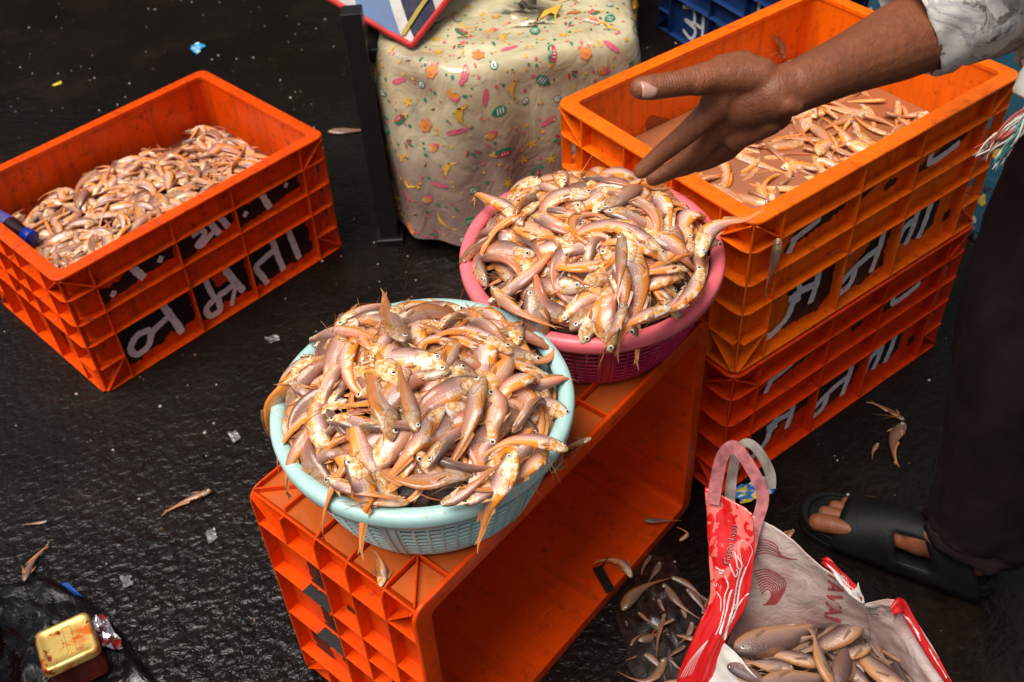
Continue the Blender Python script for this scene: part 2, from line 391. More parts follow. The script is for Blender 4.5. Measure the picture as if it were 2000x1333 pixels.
def settle(key):
    if key == 'teal':
        c = (-.108, .854, .538)
        sp = lambda i, r_: (lambda a, r: (c[0]+r*cos(a), c[1]+r*sin(a), .62+.014*(i//14)))(r_.uniform(0, 2*pi), .128*sqrt(r_.uniform(0, 1)))
        X, _ = sim(3, NT, .112, .160, sp, basket_col(c[0], c[1], c[2], .165, .133, .425, .055, -.006), 560)
    elif key == 'pink':
        c = (.112, 1.108, .537)
        sp = lambda i, r_: (lambda a, r: (c[0]+r*cos(a), c[1]+r*sin(a), .62+.014*(i//14)))(r_.uniform(0, 2*pi), .128*sqrt(r_.uniform(0, 1)))
        X, _ = sim(11, NT, .112, .160, sp, basket_col(c[0], c[1], c[2], .165, .13, .425, .062, -.006), 560)
    else:
        l, w = .27, .18
        def zf(x, y): return .168+.034*np.exp(-((x+.03)/.2)**2)+.004*np.clip((x-.12)/.1, 0, 1)+.012*np.clip((-x-.1)/.15, 0, 1)
        def sp(i, r_): return r_.uniform(-l+.03, l-.025), r_.uniform(-w+.04, w-.04), .25+.016*(i//45)
        X, _ = sim(7, 380, .088, .122, sp, boxc(l, w, zf), 330)
    return [[V([float(q) for q in p]) for p in F] for F in X]
NT = 150

# ------------------------------------------------------------------ setting
g = MB(); g.add([(-40, -20, 0), (40, -20, 0), (40, 60, 0), (-40, 60, 0)], [(0, 1, 2, 3)])
g.build('ground', M['ground'], kind='structure')

# ------------------------------------------------------------------ crates
CL, CW, CH = .60, .4229, .2817
def rrect(l, w, r, z, n=5):
    out = []
    for cx, cy, a0 in ((l-r, w-r, 0), (-l+r, w-r, pi/2), (-l+r, -w+r, pi), (l-r, -w+r, 3*pi/2)):
        for i in range(n+1): a = a0+pi/2*i/n; out.append(V((cx+r*cos(a), cy+r*sin(a), z)))
    return out
def ringsolid(mb, L_, W_, io, ii, z0, z1, ro=.018, ri=.012, mi=0):
    o0, o1 = rrect(L_/2-io, W_/2-io, ro, z0), rrect(L_/2-io, W_/2-io, ro, z1)
    i0, i1 = rrect(L_/2-ii, W_/2-ii, ri, z0), rrect(L_/2-ii, W_/2-ii, ri, z1)
    mb.loops([i0, o0, o1, i1, i0][0:4], cap=False, mi=mi)
    n = len(o0); mb.add(i1+i0, [(j, (j+1) % n, n+(j+1) % n, n+j) for j in range(n)], mi)
D_RIB, T_W = .0185, .0035
def crate(loc, rot, m, s=1., label='', group='orange plastic fish crates', name='plastic_crate', letters=None, L_=CL, W_=CW, H_=CH):
    L_ *= s; W_ *= s
    def taper(p): k = 1-.0085*(1-p[2]/H_); return (p[0]*k, p[1]*k, p[2])
    root = empty(name, loc, rot, label=label, cat='crate', group=group)
    b = MB(); ringsolid(b, L_, W_, D_RIB, D_RIB+T_W, .001, H_-.003, .012, .010)
    fl = rrect(L_/2-D_RIB-.001, W_/2-D_RIB-.001, .012, .0025); fu = [V((p.x, p.y, .0065)) for p in fl]
    b.loops([fl, fu]); o = b.build('crate_body', m, root, xf=taper, fix=True)
    mod(o, 'BEVEL', width=.0012, segments=2, limit_method='ANGLE', angle_limit=radians(50))
    for p in o.data.polygons: p.use_smooth = False
    r = MB(); ringsolid(r, L_, W_, -.0005, D_RIB+T_W+.002, H_-.0065, H_, .020, .010)
    o = r.build('crate_rim', m, root, fix=True); bevel(o, .0026, 3, 50)
    for p in o.data.polygons: p.use_smooth = True
    q = MB(); t = .0028; l, w = L_/2, W_/2; e = .0003; dr = D_RIB+.0006
    for k, zf in enumerate((.81, .60, .41, .0)):
        z0 = max(H_*zf-t/2, .0004); ringsolid(q, L_, W_, .0004, dr, z0, z0+t, .020, .012)
    def along(face, sx0, sx1, z0, z1, th=t, mi=0):   # a rib on one face between (s, z) points
        ax, sg = face; hl, hw = (l, w) if ax == 0 else (w, l)
        mid = hw-dr/2-.0002
        def P(s, z): return V((s, sg*mid, z)) if ax == 0 else V((sg*mid, s, z))
        n = V((0, sg, 0)) if ax == 0 else V((sg, 0, 0))
        q.bar(P(sx0, z0), P(sx1, z1), th, dr-.0008, n)
    for face in ((0, -1), (0, 1), (1, -1), (1, 1)):
        hl = l if face[0] == 0 else w
        fr = (.105, .385, .61, .89) if face[0] == 0 else (.15, .38, .62, .85)
        for f in fr: along(face, -hl+2*hl*f, -hl+2*hl*f, .001, H_-.004)
        if face[0] == 1: along(face, 0, 0, H_*.41, H_-.004)
        c0 = 2*hl*fr[0]
        for sg in (-1, 1):
            along(face, sg*(hl-.012), sg*(hl-c0), H_*.2, H_*.2)
            along(face, sg*(hl-.008), sg*(hl-c0), H_-.007, H_*.81, .0024)
            along(face, sg*(hl-.008), sg*(hl-c0), .003, H_*.2, .0024)
    for sx in (-1, 1):
        for sy in (-1, 1):
            q.bar(V((sx*(l-.012), sy*(w-.012), .001)), V((sx*(l-.012), sy*(w-.012), H_-.004)), .0032, .016, V((sx, sy, 0)))
    o = q.build('crate_ribs', m, root, xf=taper, fix=True); bevel(o, .0007, 1, 50)
    if letters:
        for face, kind, mi_, shapes in letters: paint_on(root, face, kind, shapes, L_, W_, H_)
    return root
def paint_on(root, face, kind, shapes, L_, W_, H_):
    """paint on the recessed panel of one face; (s, z) in metres from the left of the face"""
    ax, sg = face
    def mk(off):
        def fn(s, z):
            k = 1-.0085*(1-z/H_)
            if ax == 0: x = (-L_/2+s)*(1 if sg < 0 else -1); return V((x*k, sg*(W_/2-D_RIB+off)*k, z))
            y = (W_/2-s)*(1 if sg < 0 else -1); return V((sg*(L_/2-D_RIB+off)*k, y*k, z))
        return fn
    if kind == 'painted_patch':
        for i, sh in enumerate(shapes):
            mb = MB(); blob(mb, mk(.0007+.00004*i), sh); mb.build(kind, M['blackpaint'], root)
        return
    groups = shapes if isinstance(shapes[0], list) else [shapes]
    for g_ in groups:
        mb = MB()
        for i, sh in enumerate(g_): stroke(mb, mk(.0018+.00008*i), sh[1], sh[0])
        mb.build('painted_letter', M['whitepaint'], root)
# panel rows as fractions of height: writing rows (z from, to)
def cell(f0, f1, z0, z1, Ln=CL, Hn=CH):
    def c(x, y): return (Ln*(f0+(f1-f0)*x), Hn*(z0+(z1-z0)*y))
    return c
P1, P2, P3 = (.105, .385), (.385, .61), (.61, .89)
def strokes(c, lst): return [[(w, [c(*p) for p in pts]) for w, pts in lst]]
big = [cell(*p, .015, .40) for p in (P1, P2, P3)]; sml = [cell(*p, .605, .80) for p in (P1, P2, P3)]
def patch(c, poly): return [c(*p) for p in poly]
W1 = .0142
A_black = [patch(big[0], [(.03, .12), (.2, .08), (.3, .2), (.5, .15), (.62, .3), (.8, .2), (.99, .28), (.99, .98), (.02, .98), (.02, .6)]),
           patch(big[1], [(.02, .1), (.3, .05), (.5, .2), (.98, .12), (.98, .98), (.75, .98), (.7, .6), (.45, .6), (.42, .98), (.02, .98)]),
           patch(big[2], [(.02, .15), (.35, .08), (.5, .2), (.75, .12), (.97, .2), (.96, .75), (.88, .98), (.02, .98)]),
           patch(sml[0], [(.02, .05), (.3, .1), (.6, .3), (.98, .35), (.98, .98), (.4, .98), (.3, .6), (.02, .65)]),
           patch(sml[1], [(.02, .02), (.5, .08), (.98, .4), (.98, .98), (.3, .98), (.02, .85)]),
           patch(sml[2], [(.02, .02), (.5, .12), (.97, .3), (.97, .98), (.5, .98), (.3, .7), (.02, .9)])]
A_white = strokes(big[0], [(W1, [(.42, .58), (.25, .62), (.12, .45), (.16, .25), (.32, .28), (.42, .5), (.58, .58), (.66, .62)]), (W1*1.1, [(.64, .97), (.70, .6), (.76, .12)])]) + \
          strokes(big[1], [(W1*.85, [(.30, .92), (.32, .62), (.36, .40)]), (W1, [(.36, .42), (.18, .32), (.2, .12), (.38, .12), (.42, .4), (.6, .44), (.8, .5)]), (W1*1.1, [(.62, .98), (.72, .6), (.84, .2)]), (W1*.7, [(.75, .45), (.66, .25), (.58, .05)])]) + \
          strokes(big[2], [(W1, [(.22, .04), (.16, .3), (.12, .55), (.24, .62), (.42, .68)]), (W1, [(.42, .98), (.44, .6), (.48, .12)]), (W1, [(.66, .99), (.70, .6), (.74, .16)]), (.006, [(.4, .93), (.6, .94), (.85, .97)])]) + \
          strokes(sml[0], [(W1*1.1, [(.46, .98), (.5, .6), (.56, .2)]), (.013, [(.15, .35), (.19, .2)]), (.014, [(.78, .62), (.83, .48)])]) + \
          strokes(sml[1], [(W1*.8, [(.3, .72), (.45, .78), (.5, .55), (.34, .3), (.42, .2), (.6, .4), (.7, .5)]), (W1, [(.62, .95), (.66, .6), (.72, .22)]), (W1, [(.78, .98), (.84, .6), (.88, .3)]), (.006, [(.3, .8), (.4, .9), (.5, .8)])]) + \
          strokes(sml[2], [(.012, [(.14, .5), (.18, .35)]), (W1, [(.42, .98), (.46, .5), (.5, .1)]), (.010, [(.76, .7), (.80, .6)]), (.010, [(.82, .95), (.84, .9)])])
A_end = [[(.105*2.2, .03), (.27, .02), (.28, .10), (.23, .11)], [(.11, .015), (.155, .015), (.16, .10), (.115, .105)]]
crA = crate((-.7089, 1.7981, .0004), (0, 0, .7751), M['orangeA'], label='orange crate on the wet ground at left, heaped with small fish',
            letters=[((0, -1), 'painted_patch', 0, A_black), ((0, -1), 'painted_lettering', 0, A_white), ((1, -1), 'painted_patch', 0, A_end)])

def B_letters(w0, dens):
    bl = [patch(big[0], [(.30, .95), (.42, .35), (.30, .1), (.62, .06), (.8, .02), (.98, .2), (.97, .95)]) if dens else patch(big[0], [(.02, .1), (.3, .02), (.6, .5), (.75, .5), (.97, .55), (.98, .98), (.6, .98), (.3, .7), (.02, .8)]),
          patch(big[1], [(.08, .3), (.3, .04), (.6, .02), (.95, .1), (.9, .4), (.99, .95), (.6, .98), (.5, .6)]) if dens else patch(big[1], [(.05, .1), (.4, .1), (.85, .2), (.98, .8), (.95, .98), (.1, .9)]),
          patch(big[2], [(.03, .4), (.03, .98), (.7, .98), (.66, .3), (.5, .2), (.2, .3)]),
          patch(sml[0], [(.1, .05), (.2, .15), (.75, .35), (.97, .6), (.98, .98), (.35, .7), (.2, .3)]),
          patch(sml[1], [(.1, .3), (.3, .5), (.5, .8), (.45, .98), (.12, .8)]), patch(sml[1], [(.55, .1), (.75, .25), (.8, .45), (.6, .5)]),
          patch(sml[2], [(.03, .1), (.3, .12), (.8, .45), (.85, .7), (.6, .65), (.1, .35)]),
          patch(big[0], [(.03, .75), (.2, .8), (.18, .95), (.05, .92)]), patch(big[2], [(.82, .25), (.95, .28), (.92, .42), (.84, .4)])]
    wh = strokes(big[0], [(w0, [(.02, .18), (.2, .14), (.38, .3), (.42, .5), (.52, .55)]), (w0, [(.35, .62), (.5, .66), (.68, .62)]), (w0, [(.72, .95), (.72, .6), (.68, .28)]), (w0, [(.42, .9), (.65, .95), (.98, .99)]), (w0*.8, [(.44, .9), (.48, .7), (.42, .6)])]) + \
         strokes(big[1], [(w0, [(.06, .84), (.5, .9), (.98, .98)]), (w0, [(.78, .92), (.76, .5), (.70, .12)]), (w0, [(.76, .55), (.5, .5), (.3, .42), (.12, .28), (.14, .1), (.32, .16), (.36, .4)])]) + \
         strokes(big[2], [(w0, [(.05, .84), (.35, .9), (.66, .97)]), (w0, [(.32, .88), (.3, .5), (.25, .25)]), (w0, [(.52, .92), (.5, .5), (.45, .22)]), (w0, [(.3, .68), (.14, .62), (.08, .25)])]) + \
         strokes(sml[0], [(w0*.9, [(.3, .35), (.26, .2), (.24, .02)]), (w0*.8, [(.24, .4), (.42, .5), (.6, .62)])]) + \
         strokes(sml[2], [(w0*.9, [(.28, .62), (.3, .3), (.5, .3), (.72, .42)])])
    return [((0, -1), 'painted_patch', 0, bl), ((0, -1), 'painted_lettering', 0, wh)]
Byaw = .6061
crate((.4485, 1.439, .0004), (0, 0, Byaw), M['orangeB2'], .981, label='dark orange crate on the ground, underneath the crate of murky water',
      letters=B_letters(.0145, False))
BZ = .2861
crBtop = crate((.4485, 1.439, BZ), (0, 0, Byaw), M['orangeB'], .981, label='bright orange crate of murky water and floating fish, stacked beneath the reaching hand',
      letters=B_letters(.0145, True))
Cyaw = .8388; Cc = V((-.0293, .9602, 0)); nC = V((-sin(Cyaw), cos(Cyaw), 0))
C_end = [[(.108, .060), (.150, .058), (.175, .066), (.200, .062), (.207, .090), (.206, .113), (.165, .112), (.135, .098), (.112, .085)], [(.212, .060), (.262, .062), (.300, .080), (.335, .078), (.338, .113), (.26, .112), (.225, .100)], [(.205, .190), (.255, .185), (.262, .222), (.215, .226)], [(.275, .17), (.335, .18), (.338, .223), (.29, .22)], [(.160, .008), (.196, .012), (.190, .045), (.165, .04)], [(.31, .01), (.362, .02), (.355, .055), (.32, .05)], [(.145, .125), (.20, .125), (.19, .15), (.155, .145)]]
crC = crate(Cc+nC*(CH/2)+V((0, 0, CW/2+.0008)), Matrix.Rotation(Cyaw, 3, 'Z').to_euler() if False else (pi/2, 0, Cyaw), M['orangeC'],
      label='empty orange crate standing on its side with two baskets of fish on top',
      letters=[((1, -1), 'painted_patch', 0, C_end)])
b = MB()
for f_, z0_, z1_ in ((.62, .060, .112), (.38, .062, .113), (.38, .19, .226)):
    y_ = -CW/2+CW*f_+.0014+.0009; n_ = 14; up_ = [V((-.2990+.002*noise.noise(V((k_*.9, f_, 1))), y_, z0_+(z1_-z0_)*k_/n_)) for k_ in range(n_+1)]; lo_ = [V((-.2830-.006*abs(noise.noise(V((k_*.7, f_, 5)))), y_, z0_+(z1_-z0_)*k_/n_)) for k_ in range(n_+1)]
    mb = MB(); mb.add(up_+lo_, [(k_, k_+1, n_+2+k_, n_+1+k_) for k_ in range(n_)]); mb.build('painted_patch', M['blackpaint'], crC)
# water held in crates
def sheet(name, m, T, l, w, z, n=2, **k):
    b = MB(); P = rrect(l, w, .01, z); b.loops([P, [V((p.x, p.y, z-.002)) for p in P]]); o = b.build(name, m, fix=True, **k); o.matrix_world = T; return o
TB = Matrix.Translation((.4485, 1.439, BZ)) @ Matrix.Rotation(Byaw, 4, 'Z')
TA = Matrix.Translation((-.7089, 1.7981, 0)) @ Matrix.Rotation(.7751, 4, 'Z')
TC = crC.matrix_basis.copy()
WB = .167
sheet('fish_water', M['water'], TB, CL*.981/2-.0238, CW*.981/2-.0238, WB, label='murky brown water with fish floating in the stacked bright crate', cat='water', kind='stuff')
sheet('fish_water', M['redwater'], TA, CL/2-.0240, CW/2-.0240, .163, label='reddish water around the fish in the left crate', cat='water', kind='stuff')
wl = MB()
xs = (0, .105, .385, .61, .89, 1.); zs = (.0, .41, .60, .81, 1.)
for i in range(5):
    for j in range(4):
        x0, x1 = -.3+.6*xs[i]+.0022, -.3+.6*xs[i+1]-.0022; z0, z1 = CH*zs[j]+.0035, CH*zs[j+1]-.0045
        if i == 0: x0 += .012
        if i == 4: x1 -= .012
        lev = CW/2-.0105+.0006*((i*3+j*5) % 4)
        wl.add([V((x0, lev, z0)), V((x1, lev, z0)), V((x1, lev, z1)), V((x0, lev, z1))], [(0, 3, 2, 1)])
o = wl.build('pooled_water', M['pondwater'], label='shallow water pooled in the ribbed wells on top of the standing crate', cat='water', kind='stuff'); o.matrix_world = TC @ Matrix.Translation((0, 0, 0))
# crates far behind
bz = at(1232, 95, 0)
crate((.165, 2.83, .0004), (0, 0, radians(-4)), M['yellowplastic'], .8, label='yellow plastic crate on the ground behind the covered table', group='crates in the background')
tb = [((0, -1), 'painted_lettering', 0, strokes(cell(.12, .37, .02, .40), [(.010, [(.2, .8), (.5, .9), (.55, .55), (.3, .5), (.6, .4), (.5, .1), (.25, .2)]), (.010, [(.6, .55), (.8, .55)]), (.010, [(.8, .95), (.82, .1)])]) +
       strokes(cell(.39, .6, .02, .40), [(.010, [(.1, .9), (.9, .95)]), (.010, [(.3, .9), (.3, .1)]), (.009, [(.8, .9), (.75, .5), (.6, .4), (.6, .1)])]) + strokes(cell(.61, .89, .02, .4), [(.010, [(.2, .95), (.24, .3), (.5, .25), (.6, .15)]), (.010, [(.7, .9), (.72, .2)])]) +
       strokes(cell(.61, .89, .6, .8), [(.010, [(.2, .95), (.24, .3), (.5, .25)])]))]
b0, b1 = at(1276, 50, 0), at(1334, 88, 0); by = atan2(b1.y-b0.y, b1.x-b0.x); bcn = b0+Matrix.Rotation(by, 3, 'Z') @ V((CL/2, CW/2, 0))
crate((bcn.x, bcn.y, .0004), (0, 0, by), M['blueplastic'], 1., label='dark blue crate with white painted letters, bottom of the stack behind the orange crates', group='crates in the background', letters=tb)
crate((bcn.x, bcn.y, .285), (0, 0, by), M['blueplastic'], 1., label='dark blue crate with white painted letters, on top of another blue crate', group='crates in the background', letters=tb)
crate((1.72, 2.55, .0004), (0, 0, radians(20)), M['blueplastic'], 1., label='dark blue crate further right behind the orange crate stack', group='crates in the background')
# the hand's cast shadow, painted as dark patches inside the bright crate
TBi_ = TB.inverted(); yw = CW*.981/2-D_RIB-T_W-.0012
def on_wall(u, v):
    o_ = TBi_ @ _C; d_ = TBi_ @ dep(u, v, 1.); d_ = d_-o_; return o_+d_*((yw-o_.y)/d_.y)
shd, nts, bshd = mat('painted_hand_shadow'); bshd.inputs['Base Color'].default_value = (.30, .055, .006, 1); bshd.inputs['Roughness'].default_value = .2
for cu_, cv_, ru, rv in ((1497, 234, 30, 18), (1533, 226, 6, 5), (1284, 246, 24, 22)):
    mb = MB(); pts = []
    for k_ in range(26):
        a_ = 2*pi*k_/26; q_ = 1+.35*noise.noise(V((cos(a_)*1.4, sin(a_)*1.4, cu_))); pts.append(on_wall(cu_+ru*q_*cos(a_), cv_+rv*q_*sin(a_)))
    mb.add(pts, [tuple(range(26))]); mb.build('painted_hand_shadow', shd, crBtop)
cc = at(-60, 1200, .0)
crate((at(20, 1178, .10).x-.33, at(20, 1178, .10).y-.20, .0004), (0, 0, radians(8)), M['orangeC'], 1., label='orange crate whose corner just shows at the left edge beside the black plastic')

# ------------------------------------------------------------------ baskets
def basket(c, R, rb, h, tilt, mr, mw, label, spin=0.):
    root = empty('fish_basket', c, tilt, label=label, cat='basket', group='round plastic baskets heaped with fish')
    rim = MB(); n = 96; prof = [(-.011, -.004), (-.011, .002), (-.007, .0065), (0, .0078), (.0065, .0055), (.0085, 0), (.0078, -.008), (.0068, -.0125), (.0045, -.0125), (.004, -.006), (-.002, -.002), (-.0085, -.006)]
    rings = [[V(((R+p[0])*cos(2*pi*j/n), (R+p[0])*sin(2*pi*j/n), h+p[1])) for p in prof] for j in range(n)]
    m = len(prof); rim.add([p for r in rings for p in r], [(i*m+k, i*m+(k+1) % m, ((i+1) % n)*m+(k+1) % m, ((i+1) % n)*m+k) for i in range(n) for k in range(m)])
    rim.build('basket_rim', mr, root, smooth=True, fix=True)
    # lattice wall
    z_t = h-.004; rows = 8; z0 = .010; ztop_sl = h-.026
    def rad(z): t = z/h; return rb+(R-.006-rb)*(1-(1-t)**1.75)
    ncol = 84; zs = [0.0, z0]
    rowh = (ztop_sl-z0)/rows
    for k in range(rows): zs += [z0+rowh*k+rowh*.62, z0+rowh*(k+1)]
    zs += [z_t]
    # angular layout: pattern of bar / slot; every 14 slots a wide solid panel
    ang = []; solid = []
    for s_ in range(6):
        a0 = 2*pi*s_/6+spin; wp = 2*pi/6*.13; ws = (2*pi/6-wp)/9
        ang.append(a0); solid.append(1)
        for k in range(9):
            a = a0+wp+ws*k; ang.append(a); solid.append(0); ang.append(a+ws*.80); solid.append(1)
        # subdivide wide panel
    na = len(ang); b = MB(); vs = []
    for z in zs:
        for a in ang: vs.append(V((rad(z)*cos(a), rad(z)*sin(a), z)))
    fs = []
    for i in range(len(zs)-1):
        slotrow = (i >= 1 and i <= 2*rows and i % 2 == 1)
        for j in range(na):
            if slotrow and not solid[j]: continue
            fs.append((i*na+j, i*na+(j+1) % na, (i+1)*na+(j+1) % na, (i+1)*na+j))
    b.add(vs, fs); w = b.build('basket_wall', mw, root, smooth=False)
    mod(w, 'SOLIDIFY', thickness=.0024, offset=-1); bevel(w, .0005, 1, 40)
    base = MB(); base.loops([[V((rr*cos(2*pi*j/64), rr*sin(2*pi*j/64), z)) for j in range(64)] for rr, z in ((rb-.004, .0), (rb-.001, .0025), (rb-.003, .005))])
    base.build('basket_base', mw, root, fix=True)
    # moulded ribs on the solid panels
    r = MB()
    for s_ in range(6):
        for da in (.25, .75):
            a = 2*pi*s_/6+spin+2*pi/6*.13*da; P_ = [V(((rad(z)+.0008)*cos(a), (rad(z)+.0008)*sin(a), z)) for z in (.004, .03, .06, h-.028)]
            tube(r, P_, [.0014], 6)
    r.build('basket_ribs', mw, root, smooth=True)
    return root
TZ = CW+.0024
teal = basket((-.107, .8535, TZ), .1665, .133, .538-TZ, (0, 0, 0), M['teal'], M['teal'], 'pale teal round plastic basket heaped with fish, nearest the camera on the standing crate', .22)
pink = basket((.112, 1.108, TZ), .1665, .131, .537-TZ, (radians(2.2), 0, 0), M['pink'], M['magenta'], 'pink rimmed magenta round plastic basket heaped with fish, under the hand', .5)

# ------------------------------------------------------------------ fish
EY = {}
def eye_mesh(r):
    k = round(r, 4)
    if k in EY: return EY[k]
    b = MB(); prof = [(1.06, -.1, 1), (1.0, .16, 2), (.90, .26, 0), (.62, .42, 0), (.52, .45, 2), (.3, .54, 2), (.0, .58, 2)]
    n = 12
    for (r0, z0, m0), (r1, z1, _) in zip(prof[:-1], prof[1:]):
        b.add([V((r*rr*cos(2*pi*j/n), r*rr*sin(2*pi*j/n), r*zz)) for rr, zz in ((r0, z0), (r1, z1)) for j in range(n)], [(j, (j+1) % n, n+(j+1) % n, n+j) for j in range(n)], m0)
    EY[k] = b.mesh('eye', [M['eyewhite'], M['eyegold'], M['pupil']], True); return EY[k]
ANCH = dict(h=[(0, .10), (.025, .34), (.06, .56), (.12, .80), (.20, .97), (.28, 1.0), (.38, .90), (.48, .66), (.60, .42), (.72, .26), (.84, .15), (.94, .08), (1, .02)], hm=.097, w=[(0, .25), (.04, .6), (.12, .95), (.22, 1), (.35, .85), (.55, .5), (.75, .25), (.9, .12), (1, .04)], wm=.040)
CRO = dict(h=[(0, .12), (.03, .36), (.08, .62), (.16, .86), (.28, 1.0), (.42, .97), (.58, .76), (.72, .46), (.82, .27), (.87, .25), (.93, .62), (1, .95)], hm=.162, w=[(0, .2), (.05, .6), (.15, .95), (.3, 1), (.5, .85), (.7, .45), (.84, .18), (.9, .06), (1, .03)], wm=.09)
SMALL = dict(ANCH, hm=.098, wm=.034)
def itp(tab, t):
    for (a, x), (b, y) in zip(tab[:-1], tab[1:]):
        if t <= b: f = (t-a)/(b-a); f = f*f*(3-2*f) if False else f; return x+(y-x)*f
    return tab[-1][1]
def fish_geo(P, roll, rnd, kind=ANCH, nr=20, ns=10, lie=V((0, 0, 1))):
    """rings along the spine P (head first). lie = the way the upper flank faces; roll tips the fish about its length"""
    P = [V(p) for p in P]; Ls = sum((P[i+1]-P[i]).length for i in range(len(P)-1))
    rings = []; uvs = []; fr = []
    fat = rnd.uniform(.84, 1.28)
    for i in range(nr+1):
        t = (i/nr)**1.12; c = crom(P, t); d = (crom(P, min(1, t+.03))-crom(P, max(0, t-.03))).normalized()
        side = (lie-d*lie.dot(d)); side = side.normalized() if side.length > .15 else frame(d)[1]
        a = roll*(1-.35*t); dors = d.cross(side); side2 = side*cos(a)+dors*sin(a); dors2 = dors*cos(a)-side*sin(a)
        hh = itp(kind['h'], t)*kind['hm']*Ls*fat; ww = itp(kind['w'], t)*kind['wm']*Ls
        hh = max(hh, .0006); ww = max(ww, .0004)
        ring = []
        for j in range(ns):
            th = 2*pi*j/ns; y = cos(th); x = sin(th)
            kx = abs(x)**1.15*(1 if x > 0 else -1) if y < 0 else x
            yy = hh*(y*.80+.0 if y > 0 else y*1.06)
            ring.append(c+dors2*yy+side2*ww*kx); uvs.append((t, .5-.5*y if True else 0))
        rings.append(ring); fr.append((c, d, dors2, side2, hh, ww))
    return rings, uvs, fr, Ls
def fins(mb, fr, Ls, rnd, kind):
    def strip(c, d, n, l, w, bend, k=5):
        vs = []; p = V(c); dd = V(d).normalized()
        for i in range(k+1):
            f = i/k; ww = w*(1-f)**.8+.0002; vs += [p+n*ww/2, p-n*ww/2]; dd = (dd+bend*.35).normalized(); p = p+dd*l/k
        mb.add(vs, [(2*i, 2*i+1, 2*i+3, 2*i+2) for i in range(k)], 0)
    n_ = len(fr)-1
    c, d, up, sd, h, w = fr[int(n_*.26)]
    if kind is ANCH:
        for q in range(rnd.choice((1, 2, 3))):
            rv = V((rnd.uniform(-1, 1), rnd.uniform(-1, 1), rnd.uniform(-.8, .3)))
            strip(c-up*h*.9+sd*w*rnd.choice((-.6, .6)), d*.8-up*rnd.uniform(.3, 1), sd, rnd.uniform(.018, .045), .0016, rv*.5, 7)
        strip(c-up*h*.5+sd*w*.95, d-up*.4, up, .014, .0055, up*-.1)
        c, d, up, sd, h, w = fr[int(n_*.32)]; strip(c+up*h*.75, up*.8+d, d, .012, .008, d*.5)
        c, d, up, sd, h, w = fr[-1]; strip(c-d*.006, d+up*.35, up, .009, .0022, d*.2); strip(c-d*.006, d-up*.35, up, .016, .0030, d*.2)
        # long anal fin
        k = range(int(n_*.5), n_); vs = []
        for i in k:
            c, d, up, sd, h, w = fr[i]; vs += [c-up*h*.9, c-up*(h*1.0+.0035*(1-(i-n_*.5)/(n_*.5)*.6))+d*.004]
        mb.add(vs, [(2*i, 2*i+1, 2*i+3, 2*i+2) for i in range(len(vs)//2-1)], 0)
    else:
        strip(c-up*h*.3+sd*w*1.0, d*1.-up*.5+sd*.02, up, .018, .006, V((0, 0, 0)))
        vs = []
        for i in range(int(n_*.28), int(n_*.78)):
            c, d, up, sd, h, w = fr[i]; e = .004*abs(sin((i-n_*.28)/(n_*.25)*pi))+.002; vs += [c+up*h*.76, c+up*(h*.8+e)+d*.006]
        mb.add(vs, [(2*i, 2*i+1, 2*i+3, 2*i+2) for i in range(len(vs)//2-1)], 0)
        c, d, up, sd, h, w = fr[int(n_*.62)]; strip(c-up*h*.9, -up*.4+d, d, .012, .006, d*.3)
FN = [0]
def make_fish(P, label, group, m, kind=ANCH, roll=0., seed=0, eyes=True, fin=True, nr=20, ns=10, cat='fish', lie=V((0, 0, 1)), name='fish'):
    rnd = random.Random(seed*7+FN[0]); FN[0] += 1
    rings, uvs, fr, Ls = fish_geo(P, roll, rnd, kind, nr, ns, lie); b = MB(); b.loops(rings, uvs=uvs)
    # mouth notch and bulging gill cover are carried by the rings; lower jaw lip
    me = b.mesh('fish', m, True); org = fr[len(fr)//3][0]
    for v in me.vertices: v.co -= org
    o = obj(name, me, None, label=label, cat=cat, group=group); o.location = org
    if eyes:
        i = 1; t_e = .058 if kind is ANCH else .085
        i = min(range(len(fr)), key=lambda k: abs((k/nr)**1.12-t_e)); c, d, up, sd, h, w = fr[i]
        er = min(.027*Ls, .0036) if kind is ANCH else .021*Ls
        for s_ in (-1, 1):
            z = (sd*s_).normalized(); x = d; y = z.cross(x)
            e = obj('eye', eye_mesh(er), o)
            e.matrix_local = Matrix.Translation(c-org+up*h*.22+z*w*.80) @ Matrix((x, y, z)).transposed().to_4x4()
    if fin:
        fb = MB(); fins(fb, fr, Ls, rnd, kind)
        if fb.v:
            me = fb.mesh('fin', M['fin'] if kind is ANCH else M['findark'], False)
            for v in me.vertices: v.co -= org
            obj('fin', me, o)
    return o
rg = random.Random(9)
def rroll():
    return rg.gauss(0, .45) if rg.random() < .82 else rg.choice((-1, 1))*rg.uniform(.9, 1.5)
for key, c, lab, grp in (('teal', V((-.108, .854, .538)), 'golden tapering fish lying in the heap in the pale teal basket', 'fish heaped in the teal basket'),
                         ('pink', V((.112, 1.108, .537)), 'golden tapering fish lying in the heap in the pink basket', 'fish heaped in the pink basket')):
    for i, P_ in enumerate(settle(key)):
        if hypot(P_[2].x-c.x, P_[2].y-c.y) > .168 and P_[2].z < .53: continue
        make_fish(P_, lab, grp, M['fish'], roll=rroll(), seed=i)
